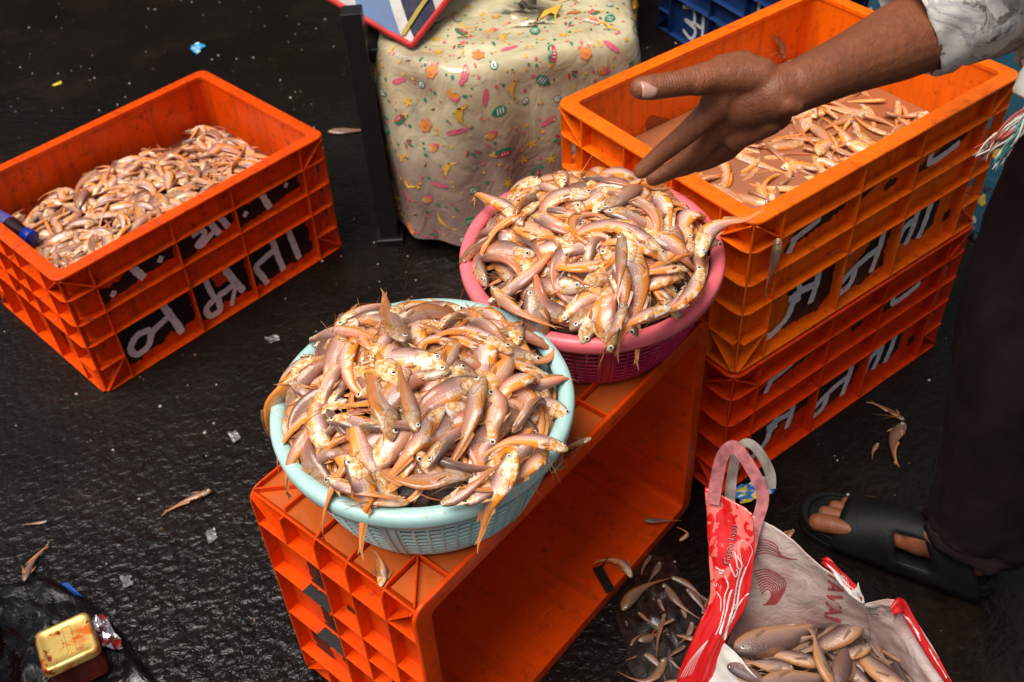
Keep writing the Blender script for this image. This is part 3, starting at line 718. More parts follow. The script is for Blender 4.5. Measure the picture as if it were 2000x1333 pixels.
# deep layers of the heaps, only seen as dark gaps between fish and through the slots
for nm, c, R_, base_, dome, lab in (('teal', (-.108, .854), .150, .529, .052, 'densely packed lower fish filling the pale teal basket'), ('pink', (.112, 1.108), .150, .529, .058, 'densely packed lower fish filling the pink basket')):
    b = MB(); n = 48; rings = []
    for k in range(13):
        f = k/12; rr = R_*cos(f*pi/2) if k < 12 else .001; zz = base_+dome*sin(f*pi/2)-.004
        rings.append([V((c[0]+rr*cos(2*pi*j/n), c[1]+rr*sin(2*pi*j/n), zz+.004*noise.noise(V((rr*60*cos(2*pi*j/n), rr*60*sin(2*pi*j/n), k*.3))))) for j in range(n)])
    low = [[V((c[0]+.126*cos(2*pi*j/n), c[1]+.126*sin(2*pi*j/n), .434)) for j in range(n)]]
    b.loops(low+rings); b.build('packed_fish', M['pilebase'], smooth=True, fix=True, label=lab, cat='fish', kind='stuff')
# heap in the left crate: hundreds of small fish, one mass
TAi = TA
hb = MB(); r2 = random.Random(3)
def in_world(T, P): return [T @ p for p in P]
eyb = []
for i, P_ in enumerate(settle('crate')):
    P_ = in_world(TA, P_)
    rings, uvs, fr, Ls = fish_geo(P_, rroll(), r2, SMALL, 12, 8); hb.loops(rings, uvs=uvs)
    c, d, up, sd, h, w = fr[1]
    for s_ in (-1, 1):
        cc_ = c+up*h*.2+sd*s_*w*.9; er = .0024
        for rr, mi_, off in ((1, 1, .0), (.55, 2, .0004)):
            x = d; y = (sd*s_).cross(x); q = cc_+sd*s_*(off+.0008)
            hb.add([q+x*er*rr*cos(2*pi*j/8)+y*er*rr*sin(2*pi*j/8) for j in range(8)], [tuple(range(8))], mi_, [(.05, .5)]*8)
hb.build('fish_heap', [M['fishpile'], M['eyewhite'], M['pupil']], smooth=True, label='heap of several hundred small fish filling the left crate', cat='fish', kind='stuff')
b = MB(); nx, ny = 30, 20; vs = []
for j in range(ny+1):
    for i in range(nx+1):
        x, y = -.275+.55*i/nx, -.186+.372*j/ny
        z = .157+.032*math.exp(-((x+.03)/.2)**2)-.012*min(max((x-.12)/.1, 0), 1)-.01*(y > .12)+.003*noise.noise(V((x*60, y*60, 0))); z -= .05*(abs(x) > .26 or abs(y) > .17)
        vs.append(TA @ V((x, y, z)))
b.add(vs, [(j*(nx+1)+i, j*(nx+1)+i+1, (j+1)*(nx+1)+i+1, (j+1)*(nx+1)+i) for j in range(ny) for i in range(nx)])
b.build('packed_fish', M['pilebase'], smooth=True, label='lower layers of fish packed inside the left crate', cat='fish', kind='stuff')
# fish floating in the murky crate
fb_ = MB(); placed = []; k = 0; r3 = random.Random(21); tries = 0
lw, ww_ = CL*.981/2-.036, CW*.981/2-.032; TBi = TB.inverted()
while k < 185 and tries < 9000:
    tries += 1
    x, y = r3.uniform(-lw, lw), r3.uniform(-ww_, ww_)
    dens = .0115 if x > .0 else .0165
    if min([hypot(x-a, (y-b_)) for a, b_ in placed] or [9]) < dens: continue
    if x < -.04 and y > .02 and r3.random() < .5: continue
    a = r3.uniform(0, 2*pi); Ls = r3.uniform(.075, .118); bend = r3.gauss(0, .28)
    tilt = r3.uniform(-.10, .34); zc = WB+r3.uniform(-.0055, .0035)+(.004 if x > .05 else 0)
    P_ = []; p = V((0, 0, 0)); aa = a
    for j in range(7): P_.append(V(p)); p = p+V((cos(aa), sin(aa), -tilt*.6))*Ls/6; aa += bend*(.3+j*.15)
    cm = P_[2]; P_ = [q-cm+V((x, y, zc)) for q in P_]
    if any(abs(q.x) > CL*.981/2-.029 or abs(q.y) > CW*.981/2-.029 for q in P_): continue
    placed.append((x, y)); rings, uvs, fr, Ls = fish_geo(in_world(TB, P_), r3.gauss(0, .6), r3, ANCH, 14, 8); fb_.loops(rings, uvs=uvs)
    c, d, up, sd, h, w = fr[1]
    for s_ in (-1, 1):
        for rr, mi_, off in ((1, 1, .0), (.55, 2, .0004)):
            y_ = (sd*s_).cross(d); q = c+up*h*.2+sd*s_*(w*.9+off+.0008); fb_.add([q+d*.0026*rr*cos(2*pi*j/8)+y_*.0026*rr*sin(2*pi*j/8) for j in range(8)], [tuple(range(8))], mi_, [(.05, .5)]*8)
    k += 1
fb_.build('floating_fish', [M['fishgold'], M['eyewhite'], M['pupil']], smooth=True, label='many small golden fish floating in the murky brown water', cat='fish', kind='stuff')
# single fish placed where the photograph shows them
def pxfish(h, t, zh, zt, label, bend=0., m='fishdull', kind=ANCH, roll=0., group=None, lie=V((0, 0, 1)), fin=True, name='fish', sag=0.):
    a, b_ = at(*h, zh), at(*t, zt); d = b_-a; n = d.cross(V((0, 0, 1))); P_ = []
    for j in range(7):
        f = j/6; P_.append(a+d*f+n*bend*sin(f*pi)*1.+V((0, 0, sag*sin(f*pi))))
    return make_fish(P_, label, group, M[m], kind, roll, int(h[0]), fin=fin, lie=lie, name=name)
G1 = 'fish lying in the wet heap beside the sack'
heapf = [((1216, 1193), (1308, 1130), .016, .012, -.12, 0), ((1294, 1140), (1372, 1212), .012, .004, .08, 0), ((1310, 1128), (1382, 1185), .018, .008, -.12, .3), ((1299, 1198), (1282, 1284), .020, .012, .05, 1.2),
         ((1246, 1252), (1310, 1222), .013, .008, .1, .4), ((1362, 1250), (1300, 1240), .013, .008, .05, 0), ((1300, 1284), (1206, 1312), .010, .006, -.35, .3), ((1222, 1212), (1236, 1242), .004, .004, .05, .2),
         ((1246, 1196), (1285, 1225), .010, .012, .05, .5), ((1290, 1098), (1262, 1145), .012, .006, 0, 0), ((1272, 1085), (1252, 1135), .006, .004, .1, .8), ((1384, 1175), (1352, 1150), .010, .008, 0, .4),
         ((1322, 1302), (1262, 1282), .004, .006, .2, .6), ((1262, 1262), (1222, 1290), .005, .004, -.1, .2), ((1330, 1190), (1368, 1232), .006, .004, .1, .2), ((1330, 1330), (1275, 1345), .008, .004, .1, 0),
         ((1340, 1262), (1296, 1300), .014, .010, .1, .3), ((1258, 1278), (1300, 1330), .010, .006, -.12, .2), ((1318, 1210), (1270, 1242), .024, .016, .1, .5), ((1352, 1215), (1320, 1262), .012, .008, -.1, .2), ((1372, 1200), (1388, 1160), .010, .012, .0, .4), ((1285, 1170), (1310, 1205), .010, .006, .1, 1.), ((1232, 1262), (1262, 1235), .008, .010, -.1, .3), ((1310, 1290), (1345, 1315), .012, .006, .1, .2), ((1262, 1150), (1290, 1180), .008, .005, .1, .2), ((1340, 1150), (1385, 1215), .022, .010, -.08, .1)]
for h, t, zh, zt, bd, rl in heapf:
    pxfish(h, t, zh, zt, 'dull wet fish lying in the dark heap on the ground between crate and sack', bd, roll=rl, group=G1, fin=False)
b = MB(); hc = at(1292, 1225, 0); rings_ = []; M['scraps'] = simple('wet_dark_scraps', (.022, .012, .010), .25, var=.6, vs=70, bmp=.8, coat=.4)
for k_ in range(12):
    f = 1-k_/11*.98; rings_.append([V((hc.x+(.062+.02*noise.noise(V((cos(a_*.13)*2, sin(a_*.13)*2, 0))))*f*cos(a_*2*pi/48), hc.y+(.135+.03*noise.noise(V((cos(a_*.13)*2, 5, sin(a_*.13)*2))))*f*sin(a_*2*pi/48), .001+.010*(1-f*f)*(1+.9*noise.noise(V((f*6*cos(a_*.13), f*6*sin(a_*.13), 7)))))) for a_ in range(48)])
b.loops(rings_, cap=False); b.build('fish_scraps', M['scraps'], smooth=True, label='dark wet fish scraps under the small heap between crate and sack', cat='fish scraps', kind='stuff')
pxfish((414, 958), (322, 1000), .007, .003, 'slim pale fish alone on the wet ground left of the standing crate', .05)
pxfish((48, 1136), (92, 1068), .010, .006, 'brown fish lying by the top edge of the black plastic', -.1)
pxfish((92, 1019), (42, 1026), .004, .002, 'tiny pinkish fish at the left edge of the ground above the black plastic', .0, fin=False)
pxfish((1766, 822), (1702, 786), .006, .004, 'fish on the ground pointing at the orange stack, touching a silvery fish', .08)
pxfish((1768, 826), (1750, 906), .008, .004, 'silvery blue fish lying below another one on the ground near the trousers', .14)
pxfish((1716, 866), (1704, 898), .005, .003, 'small crushed grey fish on the ground left of the silvery one', .1, fin=False)
pxfish((1552, 1035), (1525, 1068), .006, .003, 'dark fish half hidden behind the sack near the sandal toes', .1)
pxfish((640, 258), (738, 250), .004, .003, 'squashed pale fish remains on the ground right of the left crate', .04, fin=False)
pxfish((744, 1146), (732, 1076), CW-.004, CW-.008, 'pearly fish lying in a water filled well on top of the standing crate', .12, 'fish', roll=.2)
pxfish((1155, 856), (1085, 884), CW+.016, CW+.006, 'fish poking out past the right side of the teal basket on the crate', .05, 'fish')
pxfish((1078, 925), (1100, 880), CW+.008, CW+.006, 'fish wedged between the teal basket and the crate rim', .12, 'fish')
q0 = TC @ V((.17, -CW/2+.030, .25)); 
pxfish((1258, 1018), (1330, 1017), .034, .036, 'thin purple fish lying inside the standing crate near its far corner', .0, fin=False)
pxfish((1234, 1128), (1165, 1096), .030, .036, 'orange curled fish at the mouth of the standing crate', .30, 'fish')
pxfish((1327, 1057), (1322, 1030), .012, .008, 'small orange fish curled on the ground at the crate corner', .5, 'fish', fin=False)
# fish lying along the front edge of the heaps, just inside the rims
for pts, lab in (([(905, 985, .560), (935, 968, .566), (970, 945, .568), (1005, 915, .566), (1030, 890, .560)], 'teal'), ([(1040, 915, .560), (1010, 935, .562), (975, 950, .566), (940, 955, .572), (905, 950, .575)], 'teal'), ([(860, 985, .562), (890, 975, .566), (925, 950, .575), (955, 925, .580), (985, 905, .580)], 'teal'),
                 ([(1065, 860, .565), (1050, 895, .566), (1020, 925, .566), (985, 950, .562), (955, 975, .556)], 'teal'), ([(640, 930, .562), (665, 950, .566), (700, 962, .568), (740, 970, .566), (775, 975, .560)], 'teal'),
                 ([(1345, 560, .562), (1325, 590, .566), (1290, 612, .568), (1255, 628, .566), (1220, 636, .560)], 'pink'), ([(1370, 520, .565), (1355, 560, .568), (1330, 590, .570), (1300, 605, .575), (1265, 612, .578)], 'pink'), ([(960, 560, .562), (985, 590, .566), (1015, 612, .568), (1050, 628, .566), (1085, 640, .560)], 'pink')):
    make_fish([at(*p) for p in pts], 'golden tapering fish lying in the heap in the pale teal basket' if lab == 'teal' else 'golden tapering fish lying in the heap in the pink basket', 'fish heaped in the %s basket' % lab, M['fish'], ANCH, rg.uniform(-.4, .4), int(pts[0][0]))
# fish hanging over the basket rims
for pts, lab in (([(676, 890, .592), (700, 935, .580), (712, 968, .562), (708, 1008, .536), (704, 1048, .514), (703, 1080, .500)], 'golden fish hanging its tail over the front left rim of the teal basket'),
                 ([(1005, 880, .592), (985, 928, .580), (963, 966, .563), (950, 1000, .54), (940, 1035, .517), (931, 1064, .500)], 'long golden fish hanging its tail over the front right rim of the teal basket'),
                 ([(1222, 590, .592), (1205, 630, .580), (1190, 658, .562), (1182, 684, .54), (1172, 708, .52)], 'golden fish hanging its tail over the front of the pink basket'),
                 ([(1312, 600, .590), (1268, 612, .588), (1228, 632, .575), (1210, 660, .556), (1204, 695, .53)], 'curved golden fish drooping over the front rim of the pink basket, right of another tail'),
                 ([(1022, 440, .590), (990, 405, .588), (958, 388, .582), (932, 378, .575), (925, 392, .565)], 'pinkish fish with its tail over the back left rim of the pink basket'),
                 ([(1368, 505, .572), (1385, 455, .585), (1420, 436, .592), (1460, 430, .596), (1490, 412, .600)], 'fish leaning its long tail from the pink basket onto the orange crate corner'),
                 ([(566, 745, .575), (590, 765, .575), (615, 778, .572), (640, 790, .575), (668, 800, .58)], 'fish with its head on the left rim of the teal basket'),
                 ([(1110, 878, .572), (1062, 862, .585), (1010, 858, .592), (975, 868, .592), (940, 892, .585)], 'broad pinkish fish lying across the right rim of the teal basket'),
                 ([(790, 668, .618), (776, 640, .606), (764, 612, .592), (756, 590, .585), (752, 572, .585)], 'fish standing its tail up at the back of the heap in the teal basket'),
                 ([(815, 845, .632), (806, 800, .636), (794, 762, .636), (786, 735, .633), (782, 715, .630)], 'large pale fish lying on top in the middle of the teal heap'),
                 ([(1212, 455, .640), (1212, 496, .636), (1210, 535, .630), (1207, 562, .622), (1204, 582, .615)], 'large pale fish lying on top in the middle of the pink heap')):
    make_fish([at(*p) for p in pts], lab, None, M['fish'], ANCH, rg.uniform(-.3, .3), int(pts[0][0]))
# fish stuck on crate walls
def wallfish(T, pts, nrm, label, m='fish'):
    P_ = [T @ V(p) for p in pts]; make_fish(P_, label, None, M[m], ANCH, .0, 5, lie=(T.to_3x3() @ V(nrm)).normalized())
ys = -CW*.981/2
wallfish(TB, [(-.2520, ys-.006, .243), (-.2518, ys-.007, .228), (-.2522, ys-.007, .21), (-.254, ys-.006, .19), (-.256, ys-.005, .172), (-.257, ys-.004, .155), (-.256, ys-.004, .142)], (0, -1, 0), 'slender fish stuck upright to the outside corner of the bright orange crate', 'fish')
yi = CW*.981/2-.026
wallfish(TB, [(.198, yi-.004, .185), (.197, yi-.004, .198), (.193, yi-.004, .211), (.187, yi-.003, .223), (.179, yi-.003, .232), (.170, yi-.003, .238), (.162, yi-.003, .241)], (0, -1, 0), 'small brown fish stuck to the inner back wall of the bright orange crate', 'fishdull')

# ------------------------------------------------------------------ table under a printed plastic sheet
def plastic_mat():
    m, nt, b = mat('printed_plastic_sheet'); v = tex(nt)
    n = noi(nt, v, 6, 4, .6); n2 = noi(nt, v, 22, 4)
    c = ramp(nt, n, [(.32, (.30, .22, .15)), (.48, (.52, .44, .27)), (.68, (.70, .63, .40))])
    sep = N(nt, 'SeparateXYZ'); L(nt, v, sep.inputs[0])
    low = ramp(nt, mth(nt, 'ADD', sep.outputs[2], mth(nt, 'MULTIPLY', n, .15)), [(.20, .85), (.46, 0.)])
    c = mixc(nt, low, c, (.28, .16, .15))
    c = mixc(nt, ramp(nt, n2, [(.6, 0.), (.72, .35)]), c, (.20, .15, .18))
    L(nt, c, b.inputs['Base Color']); b.inputs['Roughness'].default_value = .18; b.inputs['Coat Weight'].default_value = 1.; b.inputs['Coat Roughness'].default_value = .08
    cr = noi(nt, tex(nt, scale=(1, 1, .8)), 15, 4, .5, 1.6)
    bump(nt, b, cr, .45, .012); return m
M['plastic'] = plastic_mat()
PR = dict(green=(.02, .22, .11), red=(.55, .03, .05), yellow=(.78, .42, .05), pink=(.70, .12, .20), dark=(.05, .03, .03), white=(.8, .76, .66), orange=(.75, .28, .05))
for k_, c_ in PR.items(): M['ink_'+k_] = simple('ink_'+k_, c_, .3, coat=.3, bmp=0)
INK = ['green', 'red', 'yellow', 'pink', 'dark', 'white', 'orange']
ZT = .44
poly = [V((-.19, 2.5, 0)), V((-.212, 1.905, 0)), V((-.068, 1.800, 0)), V((.262, 1.895, 0)), V((.30, 2.5, 0))]
pp = []
for i in range(len(poly)-1):
    a, b_ = poly[i], poly[i+1]; k = int((b_-a).length/.012)
    pp += [a+(b_-a)*j/k for j in range(k)]
pp.append(poly[-1])
for _ in range(4): pp = [pp[0]]+[(pp[i-1]+pp[i]*2+pp[i+1])/4 for i in range(1, len(pp)-1)]+[pp[-1]]
arc = [0.]
for i in range(1, len(pp)): arc.append(arc[-1]+(pp[i]-pp[i-1]).length)
SL = arc[-1]
def cloth_pt(s, d, off=0.):
    """s metres along the table edge, d metres down from the edge (negative: in on the top)"""
    s = min(max(s, 0), SL-1e-5); i = max(j for j in range(len(arc)) if arc[j] <= s) if False else min(int(s/SL*(len(arc)-1)), len(arc)-2)
    while arc[i] > s: i -= 1
    while arc[i+1] < s: i += 1
    f = (s-arc[i])/(arc[i+1]-arc[i]); p = pp[i]*(1-f)+pp[i+1]*f
    t = (pp[min(i+2, len(pp)-1)]-pp[max(i-1, 0)]).normalized(); n = V((t.y, -t.x, 0))
    if n.dot(V((0, -1, 0))) < -.2: n = -n
    fold = sin(s*31+1.2*sin(s*9))+.6*sin(s*67+2); w_ = noise.noise(V((s*7, d*5, 1.3)))
    r = .018
    if d < 0:
        k = min(1, -d/.35); q = p-n*(-d); q.z = ZT+r*0-.004*fold*max(0, 1+d/.05)*.3+.012*w_*min(1, -d/.08)+.004*sin(-d*60+s*20)*min(1, -d/.1)*.6
        return q+V((0, 0, off))
    g = min(d/.42, 1); out = .006+.020*g*fold*.55+.030*g+.020*w_*min(1, d/.1)+.012*sin(min(d/.03, 1)*pi/2)
    q = p+n*(out+off); q.z = ZT-.004-max(0, d-.006)+(.002 if d < .004 else 0)+.012*g*noise.noise(V((s*5, 2, 0)))
    return q
ds = [-.30, -.26, -.22, -.18, -.15, -.12, -.09, -.07, -.05, -.035, -.022, -.012, -.005, 0, .004, .010, .018]+[.03+.018*i for i in range(22)]
ns_ = 170; b = MB(); vs = [cloth_pt(SL*i/ns_, d) for d in ds for i in range(ns_+1)]
b.add(vs, [(j*(ns_+1)+i, (j+1)*(ns_+1)+i, (j+1)*(ns_+1)+i+1, j*(ns_+1)+i+1) for j in range(len(ds)-1) for i in range(ns_)])
ctr = [vs[i] for i in range(0, ns_+1)]
cen = V((.0, 2.3, ZT+.004)); n0 = len(b.v); b.add([cen], [], 0)
for i in range(ns_): b.f.append([i, i+1, n0]); b.m.append(0)
tbl = empty('market_table', (.03, 2.05, 0), label='low black legged table covered by a glossy printed plastic sheet, behind the pink basket', cat='table')
def rel(o, root): o.parent = root; o.matrix_parent_inverse = Matrix.Translation(root.location).inverted(); return o
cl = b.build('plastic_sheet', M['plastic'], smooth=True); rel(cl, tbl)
# printed sea creatures, each a few flat ink shapes laid on the sheet
pm = MB(); rp = random.Random(12); occ = []; cnt = 0
def ell_(s, d, rx, ry, a, ink, z, n=10, part=None):
    ca, sa = cos(a), sin(a); P_ = []
    for i in range(n):
        th = 2*pi*i/n if part is None else part[0]+(part[1]-part[0])*i/(n-1)
        x, y = rx*cos(th)*1.15, ry*sin(th)*1.15; P_.append(cloth_pt(s+x*ca-y*sa, d+x*sa+y*ca, .0012+.0003*z))
    c0 = cloth_pt(s, d, .0012+.0003*z) if part is None else None
    if c0 is not None: pm.add(P_+[c0], [(i, (i+1) % n, n) for i in range(n)], INK.index(ink))
    else: pm.add(P_, [tuple(range(n))], INK.index(ink))
def motif(k, s, d, a):
    ca, sa = cos(a), sin(a)
    def o(x, y): x *= 1.15; y *= 1.15; return s+x*ca-y*sa, d+x*sa+y*ca
    if k == 0:      # green and red fish
        ell_(*o(.017, 0), .007, .0075, a, 'yellow', 0, 3); ell_(s, d, .0165, .0075, a, 'green', 1); ell_(*o(0, -.0028), .013, .0045, a, 'red', 2)
        for q in (-.006, -.001, .004): ell_(*o(q, -.003), .0008, .003, a, 'white', 3, 5)
    elif k == 1:    # yellow crescent fish
        pts = [(-.020, .002), (-.010, .009), (.002, .011), (.013, .007), (.021, -.002)]
        l_ = [o(x, y+.006*(1-abs(x)/.021)) for x, y in pts]+[o(x, y-.005*(1-abs(x)/.023)) for x, y in reversed(pts)]
        pm.add([cloth_pt(*q, .0013) for q in l_], [tuple(range(len(l_)))], 2); ell_(*o(-.011, .010), .0016, .0016, a, 'dark', 2, 6); ell_(*o(.022, -.005), .003, .005, a+.5, 'yellow', 1, 3)
    elif k == 2:    # round orange creature with red feet
        for q in range(6): ell_(*o(.0125*cos(q*1.05), .0095*sin(q*1.05)), .003, .003, a, 'pink', 0, 5)
        ell_(s, d, .012, .0095, a, 'orange', 1, 12); ell_(*o(-.004, -.002), .0018, .0018, a, 'pink', 2, 6); ell_(*o(.004, -.001), .0018, .0018, a, 'pink', 3, 6)
    elif k == 3:    # striped leaf fish
        ell_(s, d, .013, .0095, a, 'green', 0, 8)
        for q in (-.006, -.001, .004): ell_(*o(q, 0), .0011, .007, a+.2, 'white', 1, 6)
        ell_(*o(.012, 0), .004, .006, a, 'green', 1, 3)
    elif k == 4:    # pink prawn
        ell_(s, d, .0135, .0048, a, 'pink', 0, 10); ell_(*o(.014, 0), .005, .006, a, 'pink', 1, 3); ell_(*o(-.004, 0), .0016, .0016, a, 'orange', 2, 6); ell_(*o(.003, .001), .0014, .0014, a, 'orange', 2, 6)
    elif k == 5:    # coral sprig
        for q in (-.6, .1, .9): ell_(*o(.006*cos(q*2), .006*sin(q*2)), .0065, .0022, a+q, 'red' if q > .5 else 'green', 0, 7)
        ell_(*o(.004, -.006), .003, .003, a, 'red', 2, 6)
    elif k == 6:    # spiral shell
        ell_(s, d, .0075, .0065, a, 'green', 0, 10); ell_(s, d, .0055, .0048, a, 'white', 1, 10); ell_(*o(.001, 0), .0038, .0032, a, 'dark', 2, 9); ell_(*o(.001, .0004), .0023, .0019, a, 'white', 3, 8)
    elif k == 7:    # red mop topped fish
        ell_(s, d, .010, .0075, a, 'orange', 0, 10); ell_(*o(.009, 0), .007, .008, a, 'pink', 1, 3); ell_(*o(-.005, -.002), .003, .003, a, 'white', 2, 8); ell_(*o(-.005, -.002), .0014, .0014, a, 'dark', 3, 6)
    elif k == 8:    # yellow starfish
        for q in range(5): ell_(*o(.005*cos(q*1.257), .005*sin(q*1.257)), .005, .0022, a+q*1.257, 'yellow', 0, 6)
    elif k == 9:    # bubbles
        for _ in range(3): ell_(s+rp.uniform(-.014, .014), d+rp.uniform(-.014, .014), *([rp.uniform(.0015, .0036)]*2), 0, rp.choice(('pink', 'green', 'yellow')), 0, 7)
    elif k == 10: ell_(s, d, .005, .0022, a, 'dark', 0, 7, (pi, 2*pi)); ell_(*o(.0, .001), .003, .001, a, 'orange', 1, 5)
s_lo, s_hi = .58, 1.22; row = 0; d = -.20
while d < .40:
    s = s_lo+(row % 2)*.022
    while s < s_hi:
        motif((row*4+int(s*37)) % 11 if rp.random() < .75 else rp.randrange(11), s+rp.uniform(-.006, .006), d+rp.uniform(-.006, .006), rp.choice((0, .5, -.6, 1.2, 1.9, 2.8))+rp.uniform(-.3, .3))
        motif(9, s+.028, d+rp.uniform(-.01, .01), 0); s += .058
    d += .042; row += 1
pr_ = pm.build('printed_creatures', [M['ink_'+k] for k in INK], kind='stuff'); rel(pr_, tbl)
M['blacksteel'] = simple('black_painted_steel', (.010, .009, .009), .35)
def stick(mb, a, b_, w, n=V((0, 1, 0))): mb.bar(a, b_, w, w, n)
for p, q in (((-.250, 1.872), (-.262, 1.90)), ((.27, 1.95), (.25, 1.97)), ((-.16, 2.44), (-.16, 2.42)), ((.27, 2.46), (.26, 2.44))):
    lb = MB(); stick(lb, V((*p, .0)), V((*q, .52 if p[0] < -.2 and p[1] < 2 else .42)), .040); lb.box((p[0], p[1], .008), (.058, .058, .016)); o = lb.build('table_leg', M['blacksteel'], fix=True); bevel(o, .002, 2); rel(o, tbl)
lb = MB(); lb.box((-.0, 2.16, .415), (.50, .50, .03)); rel(bevel(lb.build('table_top', M['blacksteel'], fix=True), .004, 2), tbl)

# cloth shopping bag lying on the table, its corner hanging over the front
def stripe_mat():
    m, nt, b = mat('striped_bag_cloth'); uvn = N(nt, 'UVMap'); sep = N(nt, 'SeparateXYZ'); L(nt, uvn.outputs[0], sep.inputs[0])
    c = ramp(nt, sep.outputs[0], [(0, (.42, .38, .36)), (.30, (.42, .38, .36)), (.301, (.10, .16, .30)), (.475, (.10, .16, .30)), (.476, (.5, .46, .43)), (.53, (.5, .46, .43)), (.531, (.010, .012, .035)), (.70, (.010, .012, .035)), (.701, (.45, .42, .40)), (1, (.45, .42, .40))], 'CONSTANT')
    c = mixc(nt, ramp(nt, noi(nt, tex(nt), 30, 4), [(.45, 0.), (.8, .4)]), c, (.12, .08, .07)); L(nt, c, b.inputs['Base Color']); b.inputs['Roughness'].default_value = .8
    bump(nt, b, noi(nt, tex(nt), 300, 2), .3, .0006); return m
bagc = empty('shopping_bag', at(800, 80, .45), label='striped blue and white cloth bag with red piping, hanging over the covered table', cat='bag')
A_, B_, C_ = at(555, -60, .52), at(803, 84, .455), at(925, -75, .52)
b = MB(); n = 16; vs = []; uv = []
for j in range(n+1):
    for i in range(n+1):
        f, g_ = i/n, j/n; e0 = A_.lerp(B_, f) if True else 0
        # quad A-B-C-D with D far behind
        D_ = at(760, -260, .50); p = (A_*(1-f)*(1-g_)+B_*f*(1-g_)+C_*f*g_+D_*(1-f)*g_)
        bul = sin(pi*f)*sin(pi*g_); p = p+V((0, 0, .035*bul**.6 if bul > 0 else 0)); p.z += .004*noise.noise(p*20); vs.append(p); uv.append((.5+(g_-(1-f))*.62+.06*sin(f*3+g_*2), f))
m_ = len(vs); vs2 = [v-V((0, 0, .012+.03*max(0, sin(pi*(k % (n+1))/n)*sin(pi*(k//(n+1))/n))**.6)) for k, v in enumerate(vs)]
q = [(j*(n+1)+i, j*(n+1)+i+1, (j+1)*(n+1)+i+1, (j+1)*(n+1)+i) for j in range(n) for i in range(n)]
b.add(vs, q, 0, uv); b.add(vs2, [tuple(reversed(x)) for x in q], 0, uv); rel(b.build('bag_cloth', stripe_mat(), smooth=True), bagc)
M['redpiping'] = simple('red_piping', (.55, .02, .015), .6)
b = MB(); tube(b, [vs[i] - V((0, 0, .006)) for i in range(n+1)]+[vs[j*(n+1)+n]-V((0, 0, .006)) for j in range(1, n+1)], [.0065], 8, steps=70); rel(b.build('piping', M['redpiping'], smooth=True), bagc)
zp = MB(); fz = lambda x, y: (lambda p: p+V((0, 0, .004)))(vs[int(round(y*n))*(n+1)+n].lerp(vs[int(round(y*n))*(n+1)+n-2], x)); zp_pts = [vs[j*(n+1)+n-1]+V((0, 0, .003)) for j in range(n+1)]
rings = []
for j, p in enumerate(zp_pts): rings += [p+V((-.005, 0, .001)), p+V((.005, 0, .001))]
zp.add(rings, [(2*j, 2*j+1, 2*j+3, 2*j+2) for j in range(n)]); rel(zp.build('zip_tape', simple('yellow_tape', (.35, .25, .03), .6), smooth=False), bagc)

# ------------------------------------------------------------------ the person reaching in
def cone(mb, p0, r0, p1, r1, n=20, k=6, sq=None):
    p0, p1 = V(p0), V(p1); d = p1-p0; l = d.length; d.normalize(); x, y = frame(d)
    if sq: # flatten along a direction
        ax, amt = V(sq[0]).normalized(), sq[1]
    rings = []
    def ring(c, r, off):
        out = []
        for j in range(n):
            q_ = (x*cos(2*pi*j/n)+y*sin(2*pi*j/n))*r+d*off
            if sq: q_ = q_-ax*q_.dot(ax)*(1-amt)
            out.append(c+q_)
        return out
    for i in range(1, k+1): a = pi/2*i/k; rings.append(ring(p0, r0*sin(a), -r0*cos(a)))
    for i in range(0, k): a = pi/2*i/k; rings.append(ring(p1, r1*cos(a), r1*sin(a)))
    mb.loops(rings)
def chain(mb, pts, **k):
    for (p, r), (q_, s_) in zip(pts[:-1], pts[1:]): cone(mb, p, r, q_, s_, **k)
def skin_mat():
    m, nt, b = mat('brown_skin'); v = tex(nt); n = noi(nt, v, 14, 4); nf = noi(nt, v, 160, 4, .6)
    c = ramp(nt, n, [(.3, (.150, .044, .018)), (.7, (.275, .088, .036))]); c = mixc(nt, ramp(nt, nf, [(.42, 0.), (.75, .6)]), c, (.11, .034, .016))
    L(nt, c, b.inputs['Base Color']); b.inputs['Roughness'].default_value = .50; b.inputs['Specular IOR Level'].default_value = .4; b.inputs['Subsurface Weight'].default_value = .10; b.inputs['Subsurface Scale'].default_value = .006; b.inputs['Subsurface Radius'].default_value = (1, .35, .15)
    wr = N(nt, 'TexWave', Scale=34., Distortion=9., Detail=4.); wr.inputs['Detail Scale'].default_value = 3.; L(nt, tex(nt, rot=(0, 0, .6)), wr.inputs['Vector'])
    vo = N(nt, 'TexVoronoi', Scale=520.); L(nt, v, vo.inputs['Vector'])
    h = mth(nt, 'ADD', mth(nt, 'MULTIPLY', wr.outputs['Fac'], .25), mth(nt, 'MULTIPLY', vo.outputs['Distance'], .45))
    for P_, ax, rad, fq, amt in CREASES:
        sb = N(nt, 'VectorMath', operation='SUBTRACT'); L(nt, v, sb.inputs[0]); sb.inputs[1].default_value = P_
        dt = N(nt, 'VectorMath', operation='DOT_PRODUCT'); L(nt, sb.outputs[0], dt.inputs[0]); dt.inputs[1].default_value = ax.normalized()
        ln = N(nt, 'VectorMath', operation='LENGTH'); L(nt, sb.outputs[0], ln.inputs[0])
        wob = mth(nt, 'MULTIPLY', mth(nt, 'SUBTRACT', noi(nt, v, 90, 2), .5), 4.)
        wv = mth(nt, 'SINE', mth(nt, 'ADD', mth(nt, 'MULTIPLY', dt.outputs['Value'], fq), wob)); wv = mth(nt, 'POWER', mth(nt, 'ABSOLUTE', wv), .5)
        h = mth(nt, 'ADD', h, mth(nt, 'MULTIPLY', mth(nt, 'MULTIPLY', wv, amt), ramp(nt, mth(nt, 'DIVIDE', ln.outputs['Value'], rad), [(.45, 1.), (1., 0.)])))
    bump(nt, b, h, .5, .0012)
    return m
